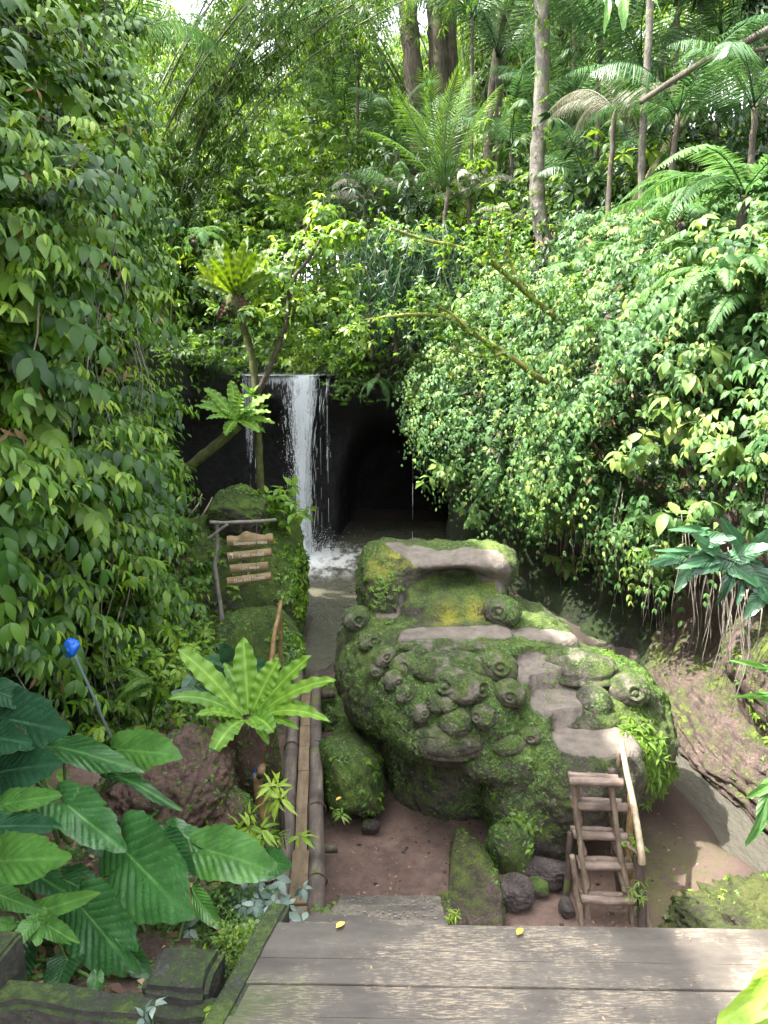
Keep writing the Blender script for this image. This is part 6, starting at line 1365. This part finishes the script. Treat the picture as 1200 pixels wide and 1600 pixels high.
# small leafy plants: (label, px, py, Y, n whorls, spread, size, material, template)
def tuft(name, label, px, py, Y, n, sp, size, mat, tm, seed, cat='plant', k=6, z0=None, h=.12, tint=None, group=None, droop=.35):
    rg = np.random.default_rng(seed); c = at(px, py, Y); root = empty(name, tuple(c - (0, 0, h)), label, cat, group); g = G(); gs = G()
    P = c + rg.normal(0, 1, (n, 3)) * np.array([sp, sp * .7, sp * .7]); whorls(g, P, rg.normal(0, .35, (n, 3)) + np.array([0, -.3, .9]), k, rg, size, droop, LT[tm], lift=.25, tint=tint)
    for p in P[::max(1, n // 14)]: gs.tube([c - (0, 0, h + .05) + rg.normal(0, .02, 3), (c + p) / 2 - (0, 0, .02), p], [.004, .003, .002], 5)
    g.build('leaves', M[mat], root); gs.build('stems', M['stalk'], root); rebase(root); return root
tuft('silver_plant', 'silvery grey leaved plant spilling over the kerb beside the bridge end', 402, 1412, 2.9, 60, .10, (.05, .085), 'leaf_silver', 'ovate', 1, tint=None, h=.15)
tuft('silver_plant', 'small silvery plant low on the kerb edge above the mossy post', 412, 1440, 2.65, 12, .04, (.04, .065), 'leaf_silver', 'ovate', 2, h=.1)
tuft('umbrella_plant', 'narrow leaved bright plant in front of the handrail upright', 396, 1305, 4.2, 12, .09, (.10, .16), 'leaf_mid', 'lance', 3, k=8, tint=.85, h=.4)
tuft('umbrella_plant', 'narrow leaved sprig leaning against the left log', 432, 1240, 4.35, 5, .05, (.10, .15), 'leaf_mid', 'lance', 4, k=7, tint=.9, h=.35)
tuft('small_plant', 'small dotted leaf sprout at the foot of the garden wall', 235, 1580, 1.95, 3, .02, (.03, .05), 'leaf_silver', 'ovate', 5, h=.05)
tuft('small_plant', 'small green sprout at the bottom edge beside the boards', 330, 1592, 1.92, 3, .02, (.03, .045), 'leaf_mid', 'ovate', 6, h=.04, tint=.8)
tuft('small_plant', 'small three leaved plant on top of the concrete post', 318, 1515, 2.25, 4, .03, (.05, .08), 'leaf_mid', 'ovate', 7, h=.06, tint=.7)
tuft('moss_cushion', 'yellow green moss cushion along the concrete edging', 380, 1470, 2.55, 260, .06, (.012, .022), 'leaf_yel', 'oval', 8, cat='moss', k=4, h=.03)
tuft('moss_cushion', 'moss cushion on the bank below the large leaf', 350, 1420, 2.85, 420, .09, (.012, .024), 'moss_leaf', 'oval', 9, cat='moss', k=4, h=.03)
tuft('small_plant', 'leafy sprouts at the foot of the pale ladder rail', 1000, 1390, 4.5, 12, .06, (.03, .06), 'leaf_yel', 'lance', 10, h=.1, tint=.6)
tuft('small_plant', 'bright leafy sprig behind the bend of the ladder rail', 990, 1318, 4.72, 5, .04, (.05, .08), 'leaf_yel', 'ovate', 11, h=.1, tint=.7)
tuft('small_plant', 'tuft at the left foot of the long worn stone', 705, 1432, 4.3, 8, .03, (.03, .055), 'leaf_mid', 'lance', 12, h=.05, tint=.8)
tuft('small_plant', 'leaf sprig beside the right log of the bridge near the sand', 522, 1270, 4.9, 4, .03, (.06, .09), 'leaf_yel', 'lance', 13, h=.08, tint=.6)
tuft('small_plant', 'fringe of sprouts where the right log meets the steps', 522, 1425, 4.05, 10, .04, (.03, .05), 'leaf_yel', 'ovate', 14, h=.05, tint=.6)
tuft('leafy_shrub', 'leafy shrub beside the nest fern against the mossy boulder', 225, 1040, 6.0, 46, .22, (.06, .12), 'leaf_mid', 'ovate', 15, h=.5, tint=.75)
tuft('leafy_shrub', 'broad leaved shrub on top of the mossy boulder beside the fall', 430, 790, 10.8, 26, .22, (.13, .22), 'leaf_mid', 'ovate', 16, h=.3, tint=.7)
tuft('leafy_shrub', 'bright shrub right over the waterfall lip', 470, 560, 16.6, 60, .28, (.10, .18), 'leaf_yel', 'ovate', 17, h=.4, tint=.8)
tuft('leafy_shrub', 'bushy shrub left of the waterfall lip', 330, 545, 15.6, 120, .5, (.10, .18), 'leaf_mid', 'ovate', 18, h=.6)
tuft('leafy_shrub', 'glossy shrub to the right of the waterfall lip', 555, 555, 15.8, 60, .30, (.10, .2), 'leaf_mid', 'ovate', 19, h=.4, tint=.6)
tuft('leafy_shrub', 'large round shrub above the fall in the middle distance', 450, 470, 18.5, 320, .85, (.12, .24), 'leaf_yel', 'ovate', 20, h=1.0)
tuft('leafy_shrub', 'sunny shrub behind the big olive nest fern', 360, 400, 17.5, 320, .9, (.12, .24), 'leaf_yel', 'ovate', 21, h=1.0)
tuft('leafy_shrub', 'pale shrub under the mossy branches', 560, 420, 17.5, 260, .8, (.12, .24), 'leaf_far', 'ovate', 22, h=1.0)
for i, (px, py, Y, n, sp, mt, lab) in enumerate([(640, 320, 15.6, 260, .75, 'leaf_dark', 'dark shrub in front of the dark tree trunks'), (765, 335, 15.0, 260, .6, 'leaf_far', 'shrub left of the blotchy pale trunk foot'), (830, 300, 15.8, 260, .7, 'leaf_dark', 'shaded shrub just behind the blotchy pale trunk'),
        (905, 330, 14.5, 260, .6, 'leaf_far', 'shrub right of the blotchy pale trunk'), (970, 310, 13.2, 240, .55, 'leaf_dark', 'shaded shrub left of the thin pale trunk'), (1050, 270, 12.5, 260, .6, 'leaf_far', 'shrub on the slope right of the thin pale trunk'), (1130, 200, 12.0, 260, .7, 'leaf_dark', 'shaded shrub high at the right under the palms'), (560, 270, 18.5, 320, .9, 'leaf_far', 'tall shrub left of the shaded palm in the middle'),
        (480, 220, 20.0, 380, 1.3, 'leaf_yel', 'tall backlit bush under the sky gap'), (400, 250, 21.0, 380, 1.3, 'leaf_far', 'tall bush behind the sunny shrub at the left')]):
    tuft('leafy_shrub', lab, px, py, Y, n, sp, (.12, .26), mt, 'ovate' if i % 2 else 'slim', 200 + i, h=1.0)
# larger leaved plants standing out from the left wall
big = [(212, 640, 8.6, 'with broad leaves at the right edge of the left wall'), (220, 715, 8.2, 'with large limp leaves below the broad leaved one'), (160, 1000, 5.9, 'in the lower middle of the left wall'), (60, 430, 5.0, 'with long leaves at the left edge above mid height'), (20, 500, 4.4, 'with long drooping leaves at the far left edge'), (200, 905, 6.8, 'low on the left wall near the sign'), (120, 690, 5.9, 'in the centre of the left wall'), (30, 720, 4.6, 'at the left edge under the drooping one'), (150, 250, 7.8, 'near the top of the left wall'), (60, 100, 6.0, 'in the top left corner'), (215, 950, 8.0, 'where the left wall meets the mossy boulder'), (170, 480, 8.0, 'on the right part of the left wall above mid height')]
for i, (px, py, Y, lab) in enumerate(big):
    h, nh = cast(CLIFF_BVH, px, py); Yc = (h[1] if h is not None else Y) - .35
    tuft('broadleaf_vine', 'broadleaf plant ' + lab, px, py, max(Yc, 3.4), 9, .16, (.16, .27), 'leaf_mid' if i % 3 else 'leaf_blue', 'big', 100 + i, k=6, h=.1, tint=.55 + .1 * math.sin(i), group='broadleaf plants on the left wall', droop=.7)
# right wall larger sprigs lit by the sun
for i, (px, py, lab) in enumerate([(1000, 700, 'with big bright leaves in the middle of the right wall'), (960, 790, 'hanging below the bright leaved one'), (1070, 640, 'right of the bright leaved one'), (1120, 560, 'high on the right wall'), (880, 870, 'hanging lowest at the left end of the right wall overhang'), (690, 740, 'hanging alone in front of the cave side'), (740, 800, 'hanging at the lower left corner of the right wall'), (1100, 800, 'at the lower right of the right wall'), (1160, 700, 'at the right edge of the wall')]):
    h, nh = cast(CLIFF_BVH, px, py); Yc = (h[1] if h is not None else 12) - .45
    tuft('hanging_plant', 'pale green plant ' + lab, px, py, min(Yc, 12.5), 10, .15, (.14, .22), 'leaf_right', 'big', 130 + i, k=5, h=.1, tint=.75, group='pale plants on the right wall', droop=.8)
# foreground foliage, right
def near_branch(name, label, stem, leaves, mat, Y):
    root = empty(name, tuple(at(*stem[0], Y)), label, 'branch'); trunk_path('stem', [at(x, y, Y) for x, y in stem], .006, .002, M['bark'], root, 1)
    for i, (a, t_, w_, tint) in enumerate(leaves):
        A, T = at(*a, Y), at(*t_, Y - .06); heart(A, T, w_ / FPX * proj(A)[2], (-.25 if i % 2 else .1, -.8, .5), seed=300 + i, mat=mat, parent=root, tint=tint, ovate=True, cup=.15, wavy=.05)
    rebase(root)
near_branch('leafy_branch', 'dark bluish leafy branch hanging in from the right edge in front of the wall', [(1260, 905), (1180, 890), (1130, 870), (1080, 860)], [((1140, 880), (1195, 915), 34, .55), ((1175, 890), (1215, 950), 40, .45), ((1150, 870), (1205, 850), 30, .6), ((1120, 862), (1085, 835), 26, .7), ((1090, 862), (1025, 858), 14, .7), ((1115, 870), (1060, 885), 26, .5), ((1135, 875), (1085, 895), 26, .3), ((1080, 885), (1055, 925), 22, .6), ((1150, 885), (1120, 950), 22, .05), ((1155, 850), (1130, 810), 24, .5), ((1180, 860), (1215, 820), 30, .5), ((1100, 830), (1050, 825), 18, .7), ((1160, 905), (1155, 945), 14, .3), ((1190, 930), (1165, 965), 26, .7), ((1100, 845), (1150, 838), 26, .6), ((1060, 870), (1015, 880), 22, .6)], 'darkear', 3.0)
near_branch('leafy_branch', 'single wavy green leaf hanging in at the right edge beside the stream', [(1260, 1230), (1215, 1240), (1195, 1250)], [((1200, 1245), (1170, 1330), 22, .4), ((1215, 1220), (1170, 1245), 20, .8)], 'leaf_gloss', 2.4)
near_branch('leafy_branch', 'pair of narrow leaves at the right edge above the stream', [(1260, 1080), (1220, 1060), (1200, 1055)], [((1200, 1045), (1150, 1030), 12, .8), ((1210, 1085), (1150, 1088), 10, .9), ((1215, 1100), (1180, 1085), 12, .8)], 'leaf_gloss', 2.6)
near_branch('leafy_branch', 'long lime leaves hanging from the top edge', [(970, -60), (962, -30), (958, -5)], [((950, -15), (948, 45), 14, .95), ((972, -20), (975, 42), 22, .95), ((1010, -20), (1035, 14), 14, .9)], 'leaf_gloss', 3.0)
near_branch('mossy_leaf_clump', 'out of reach yellow green leaf blades in the bottom right corner', [(1240, 1620), (1210, 1600)], [((1240, 1505), (1125, 1618), 66, .95), ((1240, 1500), (1180, 1560), 40, .9), ((1240, 1560), (1150, 1625), 44, .8)], 'nest', 1.55)
# ------------------------------------------------------------------ fallen leaves and litter
def litter(name, label, cat, c, size, mat, yaw, seed, group=None, bend=.3, tl='oval'):
    root = None; tv, tf = LT[tl]; g = G(); Mx = rotz(yaw) @ rotx(.1) * size; g.inst(tv, tf, np.array([np.asarray(c)]), Mx[None], .6); o = g.build(name, M[mat]); return tag(o, label, cat, group)
litter('fallen_leaf', 'orange fallen leaf on the grey boards, right one', 'leaf', onz(808, 1461, 2.112), .045, 'leaf_orange', -.6, 1)
litter('fallen_leaf', 'pale yellow fallen leaf on the grey boards at the left', 'leaf', onz(525, 1450, 2.112), .045, 'leaf_orange', -.7, 2)
h, _ = cast(bvh_of(BEDV, BEDF), 350, 1190)
litter('fallen_leaf', 'bright yellow leaf on the stump under the lime fern', 'leaf', at(344, 1190, 4.55), .07, 'leaf_orange', 1.5, 3)
litter('fallen_leaf', 'yellow leaf lying on the upright mossy slab', 'leaf', at(533, 1245, 5.55), .06, 'leaf_orange', 2.4, 4)
rg = np.random.default_rng(17); g = G(); tv, tf = LT['oval']; n = 900; X = rg.uniform(-.4, 2.6, n); Y = rg.uniform(4.2, 8, n); Z = gheight(X, Y) + .006; a = rg.uniform(0, 6.28, n); s = rg.uniform(.010, .036, n)
Mx = np.stack([rotz(x) * y for x, y in zip(a, s)]); g.inst(tv, tf, np.stack([X, Y, Z], 1), Mx, rg.random(n)); n2_ = 500; X = rg.uniform(-.45, 2.6, n2_); Y = rg.uniform(4.2, 8, n2_); Mx = np.stack([rotz(rg.uniform(0, 6.28)) @ rotx(rg.normal(0, .3)) * y for y in rg.uniform(.02, .055, n2_)]); g.inst(*LT['lance'], np.stack([X, Y, gheight(X, Y) + .008], 1), Mx, rg.random(n2_)); tag(g.build('leaf_litter', M['leaf_dead']), kind='stuff')
g = G(); P, Nn = sample_mesh(BEDV, BEDF, 900, rg); a = rg.uniform(0, 6.28, len(P)); s = rg.uniform(.02, .08, len(P)); Mx = np.stack([rotz(x) @ rotx(rg.normal(0, .4)) * y for x, y in zip(a, s)]); g.inst(*LT['ovate'], P + (0, 0, .012), Mx, rg.random(len(P)))
n = 260; X = rg.uniform(-1.9, -1.05, n); Y = rg.uniform(3.4, 4.9, n); b_ = []
P = np.stack([X, Y, gheight(X, Y) + .03], 1); Mx = np.stack([rotz(rg.uniform(0, 6)) @ rotx(rg.normal(0, .5)) * y for y in rg.uniform(.03, .11, n)]); g.inst(*LT['lance'], P, Mx, rg.random(n)); tag(g.build('dead_leaf_litter', M['leaf_dead']), kind='stuff')
for i, (px, py, dx) in enumerate([(303, 795, .1), (318, 800, .08), (292, 790, .12), (310, 785, .05), (325, 790, .06)]):
    c = at(px, py, 10.1 + .05 * i); g = G(); g.tube([c + (-dx, 0, -.14), c + (dx, .03, .12)], [.012, .008], 6); tag(g.build('dry_stick', M['rail']), f'dry pale bamboo sheath on the mossy boulder top, {["leftmost but one","right of centre","leftmost","middle","rightmost"][i]} of five', 'stick', 'dry sheaths on the boulder')
# bed undergrowth
g = G(); P, Nn = sample_mesh(BEDV, BEDF, 2600, rg, lambda c, n: smooth(-.1, .3, fbm(c, 2, 3, 400)) + .1); whorls(g, P, np.tile([0, 0, 1.], (len(P), 1)), 5, rg, (.02, .045), .2, LT['oval'], lift=.4); tag(g.build('bed_ground_cover', M['moss_leaf']), kind='stuff')
g = G(); rq = np.random.default_rng(55); n = 1500; X = rq.uniform(-3.3, -1.25, n); Y = rq.uniform(4.9, 10.2, n); P = np.stack([X, Y, gheight(X, Y) + .02 + rq.random(n) ** 1.5 * .45 * smooth(-1.4, -2.2, X)], 1)
P = P[fbm(P, 1.5, 3, 500) > -.25]; whorls(g, P, rq.normal(0, .3, P.shape) + np.array([.1, -.3, .9]), 6, rq, (.05, .12), .4, LT['ovate'], lift=.3); tag(g.build('bank_foliage', M['leaf_mid']), kind='stuff')
g = G(); n = 7000; X = rq.uniform(-3.3, -1.15, n); Y = rq.uniform(4.9, 10.2, n); P = np.stack([X, Y, gheight(X, Y) + .01], 1); whorls(g, P, np.tile([0, 0, 1.], (n, 1)), 4, rq, (.02, .05), .2, LT['oval'], lift=.5); tag(g.build('bank_ground_cover', M['moss_leaf']), kind='stuff')
g = G(); n = 60; X = rg.uniform(-.3, 1.6, n); Y = rg.uniform(1.75, 2.15, n); Mx = np.stack([rotz(rg.uniform(0, 6)) * y for y in rg.uniform(.004, .016, n)]); g.inst(*LT['oval'], np.stack([X, Y, np.full(n, 2.108)], 1), Mx, rg.random(n)); tag(g.build('board_debris', M['leaf_dead']), kind='stuff')
g = G()
for k in range(150):
    x, y = rg.uniform(-.4, 2.6), rg.uniform(4.3, 7.5); r = rg.uniform(.004, .016); V = boxy(sphere_grid(8, 6), 2.5) * np.array([r * rg.uniform(.8, 1.5), r, r * .6]) + np.array([x, y, gz(x, y) + r * .2]); g.grid(V, closed=True)
tag(g.build('ground_pebbles', M['lava']), kind='stuff')
